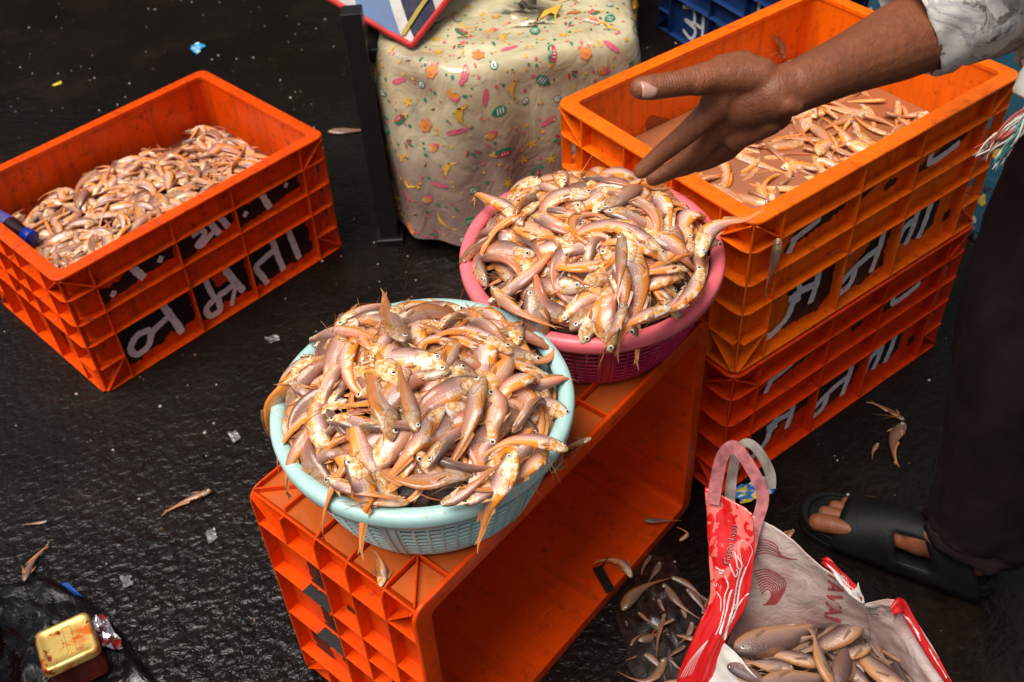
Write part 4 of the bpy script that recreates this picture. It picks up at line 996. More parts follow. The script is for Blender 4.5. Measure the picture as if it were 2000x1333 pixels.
CREASES = [(dep(1316, 158, .952), dep(1250, 173, .961)-dep(1392, 152, .975), .014, 1150, .8), (dep(1375, 150, .96), V((.75, .3, -.4)), .018, 900, .35), (dep(1340, 255, 1.01), dep(1289, 303, 1.038)-dep(1392, 214, 1.005), .012, 1100, .6),
           (dep(1385, 200, .99), dep(1289, 303, 1.038)-dep(1392, 214, 1.005), .016, 800, .3), (dep(1475, 165, .955), V((1, -.2, .1)), .030, 420, .45), (dep(1540, 150, .96), V((1, -.1, .2)), .030, 380, .35)]
M['skin'] = skin_mat()
per = empty('person', (.66, .93, 0), label='person in a pale patterned shirt and dark trousers reaching one arm over the fish', cat='person')
# hand and forearm
HZ = 0.0
wr_, w2 = dep(1512, 186, .985), dep(1560, 168, .99)
elb = dep(1985, -30, 1.10); shl = V((.575, .80, 1.33))
bm_ = MB()
chain(bm_, [(w2, .0245), (dep(1650, 128, 1.005), .0285), (dep(1750, 84, 1.03), .0375), (dep(1850, 38, 1.06), .0430), (elb, .043), (shl, .055)])
camd = (dep(1400, 200, 1)-_C).normalized()
cone(bm_, wr_, .0250, w2, .0248, sq=(camd, .86))
cone(bm_, wr_, .0250, dep(1465, 190, .995), .029, sq=(camd, .75))
mcp = [(dep(1392, 214, 1.005), .0135), (dep(1410, 248, 1.030), .0130), (dep(1432, 262, 1.045), .0125), (dep(1452, 262, 1.064), .0112)]
cps = [dep(1478, 160, .985), dep(1492, 185, .99), dep(1500, 205, 1.0), dep(1512, 222, 1.012)]
for (p, r), c_ in zip(mcp, cps): cone(bm_, c_, .0175, p, r)
cone(bm_, cps[0], .019, mcp[0][0], .0145); cone(bm_, dep(1470, 200, 1.0), .022, dep(1425, 215, 1.01), .017, sq=(camd, .7))
cone(bm_, dep(1505, 240, 1.0), .012, dep(1440, 268, 1.03), .0125)
fing = [[mcp[0], (dep(1340, 262, 1.022), .0110), (dep(1289, 303, 1.038), .0096), (dep(1252, 335, 1.050), .0080)],
        [mcp[1], (dep(1362, 298, 1.062), .0108), (dep(1312, 333, 1.080), .0094), (dep(1276, 349, 1.088), .0082)],
        [mcp[2], (dep(1388, 300, 1.075), .0108), (dep(1340, 326, 1.092), .0093), (dep(1310, 336, 1.102), .0080)],
        [mcp[3], (dep(1422, 296, 1.092), .0095), (dep(1388, 314, 1.106), .0084), (dep(1364, 324, 1.114), .0074)]]
for f_ in fing:
    chain(bm_, f_)
    for (p, r) in f_[1:3]: cone(bm_, p-camd*.0022, r*.90, p-camd*.0022, r*.90)
# thumb: leaves the side of the palm near its base
th = [(dep(1482, 150, .982), .0185), (dep(1392, 150, .975), .0150), (dep(1318, 165, .966), .0117), (dep(1272, 171, .962), .0118), (dep(1252, 173, .961), .0106)]
chain(bm_, th); cone(bm_, th[1][0], .0152, dep(1362, 160, .970), .0132)
cone(bm_, dep(1452, 134, .985), .0165, dep(1412, 140, .98), .0158)
cone(bm_, dep(1405, 168, .985), .0125, dep(1388, 205, 1.0), .0115); cone(bm_, dep(1430, 165, .985), .016, dep(1410, 200, .998), .0150)
# tendons and knuckles on the back of the hand
for (p, r), c_ in zip(mcp, cps):
    a_ = c_-camd*.0165; e_ = p-camd*(r-.0018); cone(bm_, a_, .0032, e_, .0042)
    cone(bm_, p-camd*.0045, r*.82, p-camd*.0045, r*.82)
cone(bm_, dep(1520, 145, .972), .004, dep(1420, 136, .965), .004)
cone(bm_, dep(1535, 205, .975), .0105, dep(1550, 208, .978), .0095)     # wrist bone
# rest of the figure (torso, legs, right arm, head), mostly outside the picture
cone(bm_, (.655, .92, .93), .115, (.63, .94, 1.22), .125); cone(bm_, (.575, .80, 1.33), .06, (.70, 1.08, 1.33), .06); cone(bm_, (.635, .94, 1.36), .055, (.61, .965, 1.48), .052)
cone(bm_, (.70, 1.08, 1.33), .052, (.76, 1.16, 1.05), .042); cone(bm_, (.76, 1.16, 1.05), .040, (.66, 1.26, .86), .028); cone(bm_, (.66, 1.26, .86), .03, (.615, 1.30, .79), .03, sq=((.6, .5, .3), .5))
for k in range(4): q_ = V((.60+.016*k, 1.295+.012*k, .775)); cone(bm_, q_, .010, q_+V((-.02, .012, -.06+.006*abs(k-1))), .007)
cone(bm_, (.64, 1.285, .80), .011, (.60, 1.26, .755), .008)
cone(bm_, (.595, .985, 1.56), .078, (.585, .99, 1.63), .082); cone(bm_, (.565, 1.0, 1.53), .05, (.555, 1.005, 1.515), .036); cone(bm_, (.515, 1.035, 1.575), .010, (.505, 1.04, 1.555), .013)
for s_ in (-1, 1): e0 = V((.60, .985, 1.575))+V((.54, .84, 0))*s_*.078; cone(bm_, e0+V((0, 0, .02)), .010, e0-V((0, 0, .012)), .008)
FT = V((-.84, .5426, 0)); FR = V((.5426, .84, 0)); hl0 = V((.672, .918, 0))
def leg(hl, hip, knee, ank):
    chain(bm_, [(hip, .085), (knee, .055), (ank+V((0, 0, .18)), .042), (ank, .033)])
    P_ = lambda f, r, z: hl+FT*f+FR*r+V((0, 0, z))
    cone(bm_, P_(0, 0, .060), .030, P_(.05, 0, .060), .030); cone(bm_, ank, .032, P_(.08, -.004, .062), .030); cone(bm_, P_(.05, 0, .060), .030, P_(.155, -.002, .048), .027, sq=((0, 0, 1), .8))
    cone(bm_, P_(.155, -.020, .040), .019, P_(.165, .024, .038), .017)
    for k, (r_, len_, rad_) in enumerate(((-.034, .235, .0145), (-.010, .232, .0100), (.009, .222, .0094), (.026, .208, .0088), (.041, .192, .0082))):
        cone(bm_, P_(.165-.008*k, r_*.8, .048), .014 if k == 0 else .011, P_(len_-.028, r_, .047), rad_*.98); cone(bm_, P_(len_-.028, r_, .047), rad_*.98, P_(len_-.008, r_, .041), rad_)
leg(hl0, V((.70, .99, .86)), V((.655, .94, .50)), V((.672, .925, .095)))
hl1 = V((.90, .58, 0)); leg(hl1, V((.66, .84, .86)), V((.76, .70, .50)), hl1+V((0, .007, .095)))
body = bm_.build('body', M['skin']); mod(body, 'REMESH', mode='VOXEL', voxel_size=.0019, use_smooth_shade=True); mod(body, 'SMOOTH', factor=.5, iterations=7); rel(body, per)
# nails
M['nail'] = simple('finger_nail', (.52, .27, .20), .3, coat=.3, var=.05, bmp=0)
def nail(c, fwd, nrm, w_, l_):
    x = fwd.normalized(); z = (nrm-x*nrm.dot(x)).normalized(); y = z.cross(x); b = MB(); vs = []; nu, nv = 6, 8
    for i in range(nu+1):
        for j in range(nv+1):
            f = i/nu; a = (j/nv-.5)*2.0; ww = w_*(1-.12*abs(2*f-1)**3 if True else 1)*(sqrt(max(0, 1-((f-.55)/.62)**4)))
            vs.append(c+x*(f-.5)*l_+y*sin(a)*ww*.62+z*(cos(a)-1)*ww*.62)
    b.add(vs, [(i*(nv+1)+j, i*(nv+1)+j+1, (i+1)*(nv+1)+j+1, (i+1)*(nv+1)+j) for i in range(nu) for j in range(nv)]); o = b.build('nail', M['nail'], smooth=True); mod(o, 'SOLIDIFY', thickness=.0006); rel(o, per)
tfw = th[3][0]-th[2][0]; nail(th[3][0]-camd*.0116+tfw.normalized()*.0006, tfw, -camd+V((0, 0, .25)), .0165, .0150)
nail(hl0+FT*.222-FR*.034+V((0, 0, .0555)), FT-V((0, 0, .25)), V((-.15, -.1, 1)), .017, .015)
nail(hl0+FT*.220-FR*.010+V((0, 0, .051)), FT-V((0, 0, .3)), V((0, 0, 1)), .010, .008)
# clothing
def tubecloth(name, rings_, m, n=40, amp=.006, parent=per, ribs=9, **k):
    b = MB(); out = []; K = (len(rings_)-1)*7
    cs = [V(r[0]) for r in rings_]
    for i in range(K+1):
        t = i/K; c = crom(cs, t); d = (crom(cs, min(1, t+.02))-crom(cs, max(0, t-.02))).normalized(); x = V((0, -1, 0)) if abs(d.z) > .7 else V((0, 0, 1)); y = d.cross(x).normalized(); x = y.cross(d)
        q_ = t*(len(rings_)-1); a = min(int(q_), len(rings_)-2); f = q_-a; ra = rings_[a][1]*(1-f)+rings_[a+1][1]*f; rb_ = rings_[a][2]*(1-f)+rings_[a+1][2]*f
        out.append([c+(x*ra*cos(2*pi*j/n)+y*rb_*sin(2*pi*j/n))*(1+(amp/.08)*(noise.noise(V((cos(2*pi*j/n)*ribs*.4, sin(2*pi*j/n)*ribs*.4, t*7)))+.5*noise.noise(V((cos(2*pi*j/n)*3, sin(2*pi*j/n)*3, t*30))))) for j in range(n)])
    b.loops(out, cap=False); o = b.build(name, m, smooth=True); mod(o, 'SOLIDIFY', thickness=.0018, offset=0); rel(o, parent); return o
def shirt_mat():
    m, nt, b = mat('patterned_shirt'); v = tex(nt); n = noi(nt, v, 17, 5, .62, .9); n2 = noi(nt, v, 34, 5, .6, 1.5)
    c = ramp(nt, n, [(.36, (.62, .56, .50)), (.52, (.66, .61, .56)), (.57, (.36, .34, .35)), (.62, (.62, .57, .52)), (.72, (.50, .47, .48))])
    c = mixc(nt, ramp(nt, n2, [(.57, 0.), (.63, .85)]), c, (.10, .085, .075)); c = mixc(nt, ramp(nt, noi(nt, v, 11, 3), [(.60, 0.), (.68, .9)]), c, (.055, .07, .085))
    L(nt, c, b.inputs['Base Color']); b.inputs['Roughness'].default_value = .85; bump(nt, b, noi(nt, v, 28, 4), .5, .004); return m
M['shirt'] = shirt_mat(); M['trouser'] = simple('dark_trouser_cloth', (.0150, .0085, .0080), .95, bmp=.3); M['trouser'].node_tree.nodes['Principled BSDF'].inputs['Specular IOR Level'].default_value = .12
tubecloth('shirt_sleeve', [(dep(1768, 34, 1.056), .064, .064), (dep(1862, -16, 1.050), .068, .068), (dep(1970, -68, 1.060), .076, .078), (V((.535, .81, 1.20)), .080, .075), (V((.60, .83, 1.34)), .095, .085)], M['shirt'], amp=.010)
tubecloth('shirt', [((.700, .945, .880), .165, .175), ((.690, .94, .95), .160, .17), ((.66, .94, 1.10), .150, .150), ((.635, .94, 1.25), .165, .14), ((.64, .94, 1.36), .13, .09), ((.63, .945, 1.405), .065, .065)], M['shirt'], amp=.010)
tubecloth('trouser_leg', [((.668, .926, .098), .066, .084), ((.676, .930, .15), .070, .084), ((.668, .935, .30), .080, .088), ((.652, .94, .50), .094, .098), ((.672, .955, .70), .105, .110), ((.69, .96, .90), .12, .12)], M['trouser'], amp=.013)
tubecloth('trouser_leg', [(tuple(hl1+V((.006, .007, .06))), .085, .09), ((.84, .63, .30), .085, .085), ((.765, .70, .50), .095, .095), ((.69, .80, .72), .11, .11), ((.665, .86, .90), .12, .12)], M['trouser'], amp=.013)
hb_ = MB(); cone(hb_, (.605, .978, 1.60), .088, (.60, .98, 1.64), .088); hr = hb_.build('hair', simple('black_hair', (.01, .008, .007), .5), smooth=True); rel(hr, per)
# sandal
M['sandal'] = simple('dark_rubber_sandal', (.0035, .0045, .0032), .6, var=.5, vs=25, bmp=.5); M['sandal'].node_tree.nodes['Principled BSDF'].inputs['Specular IOR Level'].default_value = .25
def sandal(hl):
    b = MB(); prof = [(-.042, 0), (-.036, .026), (-.01, .038), (.05, .037), (.11, .041), (.17, .052), (.215, .053), (.245, .040), (.262, .010), (.258, -.02), (.24, -.043), (.20, -.052), (.14, -.047), (.08, -.040), (.0, -.038), (-.034, -.026)]
    pr2 = []
    for i in range(len(prof)):
        for j in range(3): a = crom([V((*prof[(i+k) % len(prof)], 0)) for k in (-1, 0, 1, 2)], (1+j/3)/3); pr2.append(a)
    rg_ = []
    for z, s_ in ((.001, .955), (.004, .99), (.013, 1.), (.014, .985), (.016, .985), (.017, 1.), (.026, 1.), (.031, .985), (.031, .93), (.026, .90)): rg_.append([hl+FT*(.11+(p.x-.11)*s_)+FR*p.y*s_*.90+V((0, 0, z)) for p in pr2])
    b.loops(rg_); o = b.build('sandal_sole', M['sandal'], smooth=False, fix=True); rel(bevel(o, .001, 2, 50), per)
    b = MB(); vs = []; na, nl = 22, 16; fs = []
    for i in range(nl+1):
        f = i/nl; fo = .030+.168*f
        for j in range(na+1):
            a = pi*j/na; hh = .090-.034*f+.008*sin(pi*f); ww = .044+.007*f; sweep = -.055*(1-f)*abs(cos(a))**2
            vs.append(hl+FT*(fo+sweep)-FR*cos(a)*ww+V((0, 0, .016+(hh-.010)*sin(a)**.8)))
    for i in range(nl):
        for j in range(na):
            if 5 <= i <= 8 and (2 <= j <= 6 or na-7 <= j <= na-3): continue
            fs.append((i*(na+1)+j, i*(na+1)+j+1, (i+1)*(na+1)+j+1, (i+1)*(na+1)+j))
    b.add(vs, fs); o = b.build('sandal_strap', M['sandal'], smooth=True); mod(o, 'SOLIDIFY', thickness=.0035, offset=1); rel(o, per)
    b = MB(); bp = hl+FT*.09+FR*.030+V((0, 0, .082)); b.box(bp, (.022, .015, .006), rot=Matrix.Rotation(-.57, 3, 'Z')); rel(bevel(b.build('buckle', M['sandal'], fix=True), .002, 2), per)
sandal(hl0); sandal(hl1)
# fringe of the scarf tied at the waist
M['yarnw'] = simple('cream_yarn', (.55, .48, .40), .9); M['yarnr'] = simple('red_yarn', (.42, .07, .05), .9); M['yarnt'] = simple('teal_yarn', (.06, .22, .20), .9)
b = MB(); rf = random.Random(2)
for k in range(34):
    br = k % 2; s0 = dep(2012+rf.uniform(-8, 10), 205+rf.uniform(-14, 14), 1.02+rf.uniform(-.006, .006))
    mid = dep((1962 if br == 0 else 1985)+rf.uniform(-12, 12), 262+rf.uniform(-12, 12), 1.025+rf.uniform(-.006, .006)); e = dep((1912 if br == 0 else 1948)+rf.uniform(-12, 16), (306 if br == 0 else 326)+rf.uniform(-16, 10), 1.04+rf.uniform(-.006, .006))
    tube(b, [s0, (s0+mid)/2+V((rf.uniform(-.004, .004), 0, rf.uniform(-.004, .004))), mid, (mid+e)/2+V((rf.uniform(-.005, .005), 0, rf.uniform(-.004, .004))), e], [.0014, .0013, .0007], 5, mi=(0, 0, 1, 2)[k % 4], steps=14)
sf = b.build('scarf_fringe', [M['yarnw'], M['yarnr'], M['yarnt']], smooth=True); rel(sf, per)
tubecloth('scarf', [(dep(2005, 196, 1.03), .016, .012), (dep(2040, 150, 1.02), .024, .02), (dep(2120, 100, 1.0), .03, .025), (V((.62, .80, .97)), .03, .03)], M['shirt'], n=18, amp=.01)

# blue floral cloth over a bundle behind the stack
def blue_mat():
    m, nt, b = mat('blue_floral_cloth'); v = tex(nt)
    vo = N(nt, 'TexVoronoi', Scale=24.); vo.inputs['Randomness'].default_value = .9; L(nt, v, vo.inputs['Vector']); dn = noi(nt, v, 60, 3)
    f = ramp(nt, mth(nt, 'ADD', vo.outputs['Distance'], mth(nt, 'MULTIPLY', mth(nt, 'SUBTRACT', dn, .5), .9)), [(.24, 1.), (.28, 0.)], 'LINEAR')
    pick = ramp(nt, vo.outputs['Color'], [(.0, (.45, .38, .32)), (.62, (.45, .38, .32)), (.63, (.50, .33, .04)), (.76, (.50, .33, .04)), (.77, (.03, .02, .03))], 'CONSTANT')
    c = mixc(nt, f, (.012, .075, .125), pick); L(nt, c, b.inputs['Base Color']); b.inputs['Roughness'].default_value = .75; bump(nt, b, noi(nt, v, 14, 4), .6, .01); return m
bc = at(1895, 575, 0); b = MB(); rings_ = []
c0 = V((1.137, 1.862, 0))
for z, s_ in ((.004, 1.03), (.03, 1.02), (.12, 1.0), (.25, .985), (.38, .97), (.53, .95), (.56, .91), (.575, .80), (.582, .5), (.585, .02)):
    rings_.append([c0+Matrix.Rotation(.62, 3, 'Z') @ V(((p.x)*s_+.010*sin(k_*.9+z*5)*min(1, (1-z)), (p.y)*s_+.010*cos(k_*.7), 0))+V((0, 0, z+.008*noise.noise(V((p.x*9, p.y*9, z)))+0.0)) for k_, p in enumerate(rrect(.20, .38, .05, 0, 8))])
b.loops(rings_); b.build('covered_bundle', blue_mat(), smooth=True, fix=True, label='bundle draped in blue floral cloth on the ground behind the orange stack', cat='bundle')

# ------------------------------------------------------------------ printed sack holding larger fish
def text_shapes(mb, s, fn, size, off=0., mi=0, mirror=False, shear=0.):
    cu = bpy.data.curves.new('lettering', 'FONT'); cu.body = s; cu.size = size; cu.offset = off; cu.resolution_u = 3; cu.align_x = 'LEFT'
    o = bpy.data.objects.new('lettering', cu); COL.objects.link(o); dg = bpy.context.evaluated_depsgraph_get(); me = bpy.data.meshes.new_from_object(o.evaluated_get(dg))
    wmax = max([v.co.x for v in me.vertices] or [1]); vs = [fn((wmax-v.co.x) if mirror else v.co.x, v.co.y) for v in me.vertices]
    mb.add(vs, [tuple(p.vertices) for p in me.polygons], mi); bpy.data.objects.remove(o); bpy.data.curves.remove(cu); bpy.data.meshes.remove(me)
class Panel:
    """a sheet through rows of (u, v, height) points"""
    def __init__(s, rows): s.px = [[V((p[0], p[1], 0)) for p in r] for r in rows]; s.w = [[at(*p) for p in r] for r in rows]
    def ev(s, G_, a, b_): return crom([crom(r, a) for r in G_], b_)
    def S(s, a, b_, off=0.):
        a, b_ = min(max(a, 0), 1), min(max(b_, 0), 1); p = s.ev(s.w, a, b_)
        e = .02; ta = s.ev(s.w, min(a+e, 1), b_)-s.ev(s.w, max(a-e, 0), b_); tb_ = s.ev(s.w, a, min(b_+e, 1))-s.ev(s.w, a, max(b_-e, 0)); n = ta.cross(tb_).normalized()
        if n.dot(_C-p) < 0: n = -n
        return p+n*(off+.0040*noise.noise(V((a*3.1, b_*5, 4.)))+.0026*noise.noise(V((a*8, b_*11, 1.))))
    def inv(s, u, v):
        a = b_ = .5
        for _ in range(25):
            p = s.ev(s.px, a, b_); e = .01; pa = (s.ev(s.px, min(a+e, 1), b_)-s.ev(s.px, a-e, b_)); pb = (s.ev(s.px, a, min(b_+e, 1))-s.ev(s.px, a, b_-e)); pa /= min(a+e, 1)-(a-e); pb /= min(b_+e, 1)-(b_-e)
            r = V((u, v, 0))-p; det = pa.x*pb.y-pa.y*pb.x or 1e-6; a += (r.x*pb.y-r.y*pb.x)/det*.8; b_ += (pa.x*r.y-pa.y*r.x)/det*.8; a = min(max(a, .02), .98); b_ = min(max(b_, .01), .99)
        return a, b_
    def P(s, u, v, off=.0012): return s.S(*s.inv(u, v), off)
    def build(s, name, mats, parent, nu=22, nv=34, th=.0005):
        b = MB(); vs = [s.S(i/nu, j/nv) for j in range(nv+1) for i in range(nu+1)]
        b.add(vs, [(j*(nu+1)+i, j*(nu+1)+i+1, (j+1)*(nu+1)+i+1, (j+1)*(nu+1)+i) for j in range(nv) for i in range(nu)], 0, [(i/nu, j/nv) for j in range(nv+1) for i in range(nu+1)])
        o = b.build(name, mats, smooth=True); mod(o, 'SOLIDIFY', thickness=th, offset=-1); rel(o, parent); return o
def sack_mats():
    m, nt, b = mat('sack_red_print'); v = tex(nt); n = noi(nt, tex(nt, scale=(1, 1, .8)), 48, 2, .5, 1.3); sp = N(nt, 'SeparateXYZ'); uvn = N(nt, 'UVMap'); L(nt, uvn.outputs[0], sp.inputs[0])
    fl = mth(nt, 'MULTIPLY', ramp(nt, n, [(.50, 1.), (.53, 0.)]), ramp(nt, mth(nt, 'SUBTRACT', sp.outputs[1], mth(nt, 'MULTIPLY', mth(nt, 'SUBTRACT', .5, sp.outputs[0]), .45)), [(.36, 1.), (.38, 0.)]))
    c = mixc(nt, fl, (.62, .008, .010), (.74, .15, .12)); L(nt, c, b.inputs['Base Color']); b.inputs['Roughness'].default_value = .32; b.inputs['Coat Weight'].default_value = .3; bump(nt, b, noi(nt, v, 40, 4), .4, .003); M['sackred'] = m
    m, nt, b = mat('sack_inside'); v = tex(nt); n = noi(nt, v, 30, 5, .6, 1.); ws = N(nt, 'TexWave', Scale=160.); L(nt, v, ws.inputs['Vector'])
    c = ramp(nt, n, [(.3, (.44, .30, .27)), (.7, (.58, .46, .42))]); c = mixc(nt, ramp(nt, noi(nt, v, 16, 3), [(.48, 0.), (.66, .6)]), c, (.34, .12, .115)); L(nt, c, b.inputs['Base Color']); b.inputs['Roughness'].default_value = .5; bump(nt, b, mth(nt, 'ADD', mth(nt, 'MULTIPLY', ws.outputs['Fac'], .02), n), .6, .006); M['sackin'] = m
    M['sackwhite'] = simple('sack_white', (.60, .56, .52), .5, var=.1, bmp=.3); M['mush'] = simple('soggy_scrap', (.16, .15, .15), .3, coat=.4, var=.4, vs=80, bmp=.5); M['sackgrey'] = simple('sack_lining_tape', (.30, .245, .215), .45, var=.25, vs=60, bmp=.5)
    M['strap'] = simple('pink_woven_strap', (.50, .16, .17), .5, var=.25, vs=90, bmp=.5); M['fadedred'] = simple('faded_red_print', (.36, .05, .06), .5, bmp=0)
    M['inkw'] = simple('white_print', (.72, .66, .62), .45, bmp=0); M['inkk'] = simple('black_print', (.008, .008, .010), .45, bmp=0); M['redflat'] = simple('red_print', (.50, .008, .012), .4, bmp=.2)
sack_mats()
sk = empty('rice_sack', at(1600, 1300, 0), label='torn red and white printed sack standing open with larger fish inside', cat='sack')
pR = Panel([[(1377, 952, .330), (1422, 972, .335), (1469, 1003, .330)], [(1381, 1010, .300), (1428, 1025, .306), (1474, 1058, .298)], [(1384, 1090, .260), (1428, 1100, .268), (1470, 1112, .262)],
            [(1386, 1168, .215), (1425, 1172, .225), (1457, 1180, .218)], [(1352, 1250, .160), (1384, 1258, .170), (1414, 1262, .166)], [(1318, 1340, .090), (1350, 1345, .10), (1385, 1350, .095)], [(1290, 1440, .01), (1330, 1450, .01), (1370, 1455, .01)]])
pR.build('front_panel', [M['sackred']], sk)
pB = Panel([[(1466, 1006, .328), (1530, 1042, .318), (1600, 1098, .300), (1650, 1142, .285), (1692, 1186, .265)], [(1462, 1090, .25), (1530, 1130, .24), (1600, 1165, .23), (1655, 1195, .22), (1697, 1215, .21)],
            [(1440, 1190, .16), (1520, 1215, .15), (1600, 1235, .14), (1660, 1250, .14), (1705, 1260, .14)], [(1400, 1330, .02), (1500, 1330, .02), (1600, 1330, .02), (1670, 1330, .02), (1730, 1330, .02)]])
pB.build('back_panel', [M['sackin']], sk)
pW = Panel([[(1688, 1180, .268), (1752, 1174, .262), (1800, 1225, .240), (1862, 1338, .205), (1900, 1420, .19)], [(1694, 1205, .235), (1735, 1222, .225), (1775, 1265, .205), (1828, 1350, .180), (1860, 1430, .17)], [(1705, 1260, .14), (1730, 1280, .13), (1760, 1320, .12), (1800, 1400, .11), (1820, 1480, .11)], [(1730, 1330, .02), (1740, 1350, .02), (1765, 1390, .02), (1790, 1460, .02), (1810, 1530, .02)]])
pW.build('side_panel', [M['sackin']], sk)
pF = Panel([[(1414, 1256, .168), (1450, 1290, .160), (1492, 1338, .150), (1540, 1400, .14)], [(1390, 1300, .130), (1425, 1330, .128), (1460, 1375, .12), (1500, 1440, .11)], [(1360, 1360, .08), (1400, 1400, .08), (1430, 1440, .08), (1470, 1500, .08)], [(1375, 1460, .005), (1410, 1490, .005), (1440, 1530, .005), (1480, 1580, .005)]])
pF.build('front_flap', [M['sackwhite']], sk)
pG = Panel([[(1478, 1372, .140), (1490, 1500, .130), (1640, 1530, .125), (1812, 1505, .130), (1868, 1432, .165)], [(1474, 1430, .06), (1488, 1560, .055), (1632, 1590, .05), (1800, 1565, .05), (1838, 1510, .07)], [(1470, 1490, .003), (1484, 1610, .003), (1622, 1640, .003), (1782, 1615, .003), (1812, 1560, .003)]])
pG.build('front_panel', [M['sackred']], sk)
pT = Panel([[(1604, 1092, .302), (1618, 1090, .31), (1640, 1110, .305), (1668, 1140, .292), (1675, 1160, .285)], [(1606, 1103, .296), (1622, 1112, .298), (1646, 1138, .290), (1675, 1165, .28), (1688, 1178, .272)]])
pT.build('torn_flap', [M['redflat']], sk, nv=6)
pU = Panel([[(1612, 1098, .304), (1640, 1122, .297), (1668, 1150, .288), (1676, 1138, .30)], [(1640, 1140, .290), (1655, 1158, .283), (1680, 1178, .272), (1690, 1180, .272)]])
pU.build('torn_flap', [M['sackwhite']], sk, nv=6)
pV = Panel([[(1688, 1182, .270), (1720, 1180, .268), (1746, 1184, .262), (1752, 1196, .255)], [(1692, 1196, .25), (1715, 1200, .245), (1738, 1208, .238), (1746, 1216, .235)]])
pV.build('hem_tape', [M['sackgrey']], sk, nv=6)
pX = Panel([[(1738, 1188, .270), (1756, 1168, .275), (1775, 1186, .262), (1822, 1270, .232), (1866, 1342, .208)], [(1746, 1204, .262), (1762, 1196, .262), (1768, 1212, .25), (1806, 1275, .222), (1852, 1345, .198)]])
pX.build('folded_rim', [M['redflat']], sk, nv=5)
sw = MB()
fR = lambda o_: (lambda u, v: pR.P(u, v, o_))
# "Gostu Loos" running up the panel
tx, ty = V((.205, -.979, 0)), V((-.979, -.205, 0))
def lay(panel, u0, v0, ax, ay, o_): return lambda x, y: (lambda q_: panel.P(q_.x, q_.y, o_))(V((u0, v0, 0))+ax*x+ay*y)
tw = MB(); text_shapes(tw, 'Gostu Loos', lay(pR, 1425, 1104, tx*.84, ty, .0012), 20, .24, 0); text_shapes(tw, 'Gostu Loos', lay(pR, 1425, 1104, tx*.84, ty, .0019), 20, .0, 1)
rel(tw.build('lettering', [M['inkw'], M['inkk']]), sk)
k3 = lambda lst: [(1320+x/3.392, 940+y/3.392) for x, y in lst]
wheat = [(5, [(330, 620), (350, 690), (325, 760), (318, 850), (290, 960), (262, 1020)]), (3, [(275, 730), (300, 780), (298, 860)]), (7, [(372, 715), (350, 780), (335, 860), (312, 940), (290, 1010)]), (6, [(322, 1050), (345, 960), (390, 860), (430, 790), (480, 740)]),
         (7, [(430, 570), (415, 640), (395, 720), (385, 790), (372, 850), (345, 930), (308, 1040)]), (7, [(465, 560), (440, 640), (425, 700), (408, 790), (392, 860), (362, 930)]), (5, [(392, 470), (400, 520), (410, 570), (432, 575), (428, 530), (405, 490)]), (5, [(358, 540), (375, 590), (395, 630), (408, 600), (400, 580)]),
         (2.4, [(412, 470), (416, 430), (432, 400), (455, 392), (470, 410)]), (2.4, [(470, 410), (500, 430), (508, 470), (490, 510), (470, 560)]), (2.4, [(425, 470), (432, 520), (445, 560)]), (5, [(268, 565), (300, 590), (322, 590), (302, 612), (290, 600)]), (4, [(255, 680), (270, 695), (278, 670)]),
         (3, [(392, 700), (405, 730), (396, 750)]), (3, [(378, 800), (392, 820), (380, 840)]), (3, [(352, 880), (368, 900), (356, 925)])]
ww_ = MB()
def pstroke(mb, panel, lst, o_, mi=0):
    for i, (w_, pts) in enumerate(lst): stroke(mb, lambda u, v: panel.P(u, v, o_+.00008*i), pts, w_, mi, rag=.25)
pstroke(ww_, pR, [(w_*.42, k3(p)) for w_, p in wheat], .0012)
for i in range(5): pstroke(ww_, pR, [(.8, k3([(38+i*16, 1300-i*4), (95+i*14, 1200-i*8), (150+i*12, 1125-i*10), (208+i*2, 1060-i*2)]))], .0012)
rel(ww_.build('wheat_print', M['inkw']), sk)
k6 = lambda lst: [(1150+x*.425, 840+y*.425) for x, y in lst]
fb = MB()
for i in range(9): pstroke(fb, pB, [(2.2, k6([(755+i*5, 655+i*12), (820, 640+i*11), (880-i*5, 665+i*10), (905-i*9, 710+i*8), (880-i*8, 770+i*3), (850-i*6, 800)]))], .0011)
for i in range(6): pstroke(fb, pB, [(1.6, k6([(765, 500+i*14), (820, 495+i*13), (870, 525+i*10), (880+i*8, 570+i*3), (930+i*6, 590)]))], .0012)
text_shapes(fb, 'TAVAI', lay(pB, 1612, 1204, V((.10, -1, 0))*.82, V((1.0, .42, 0)), .0013), 42, 1.2, 0, mirror=True)
rel(fb.build('show_through_print', M['fadedred']), sk)
ub = MB(); text_shapes(ub, 'UNISON', lay(pT, 1632, 1124, V((.72, .56, 0))*.62, V((.35, -.93, 0)), .0014), 15, .0, 0); rel(ub.build('lettering', M['inkw']), sk)
rb_ = MB(); pstroke(rb_, pX, [(4, [(1765, 1200), (1785, 1225), (1800, 1250)]), (3, [(1812, 1262), (1830, 1290), (1850, 1325)])], .0013); rel(rb_.build('rim_print', M['inkw']), sk)
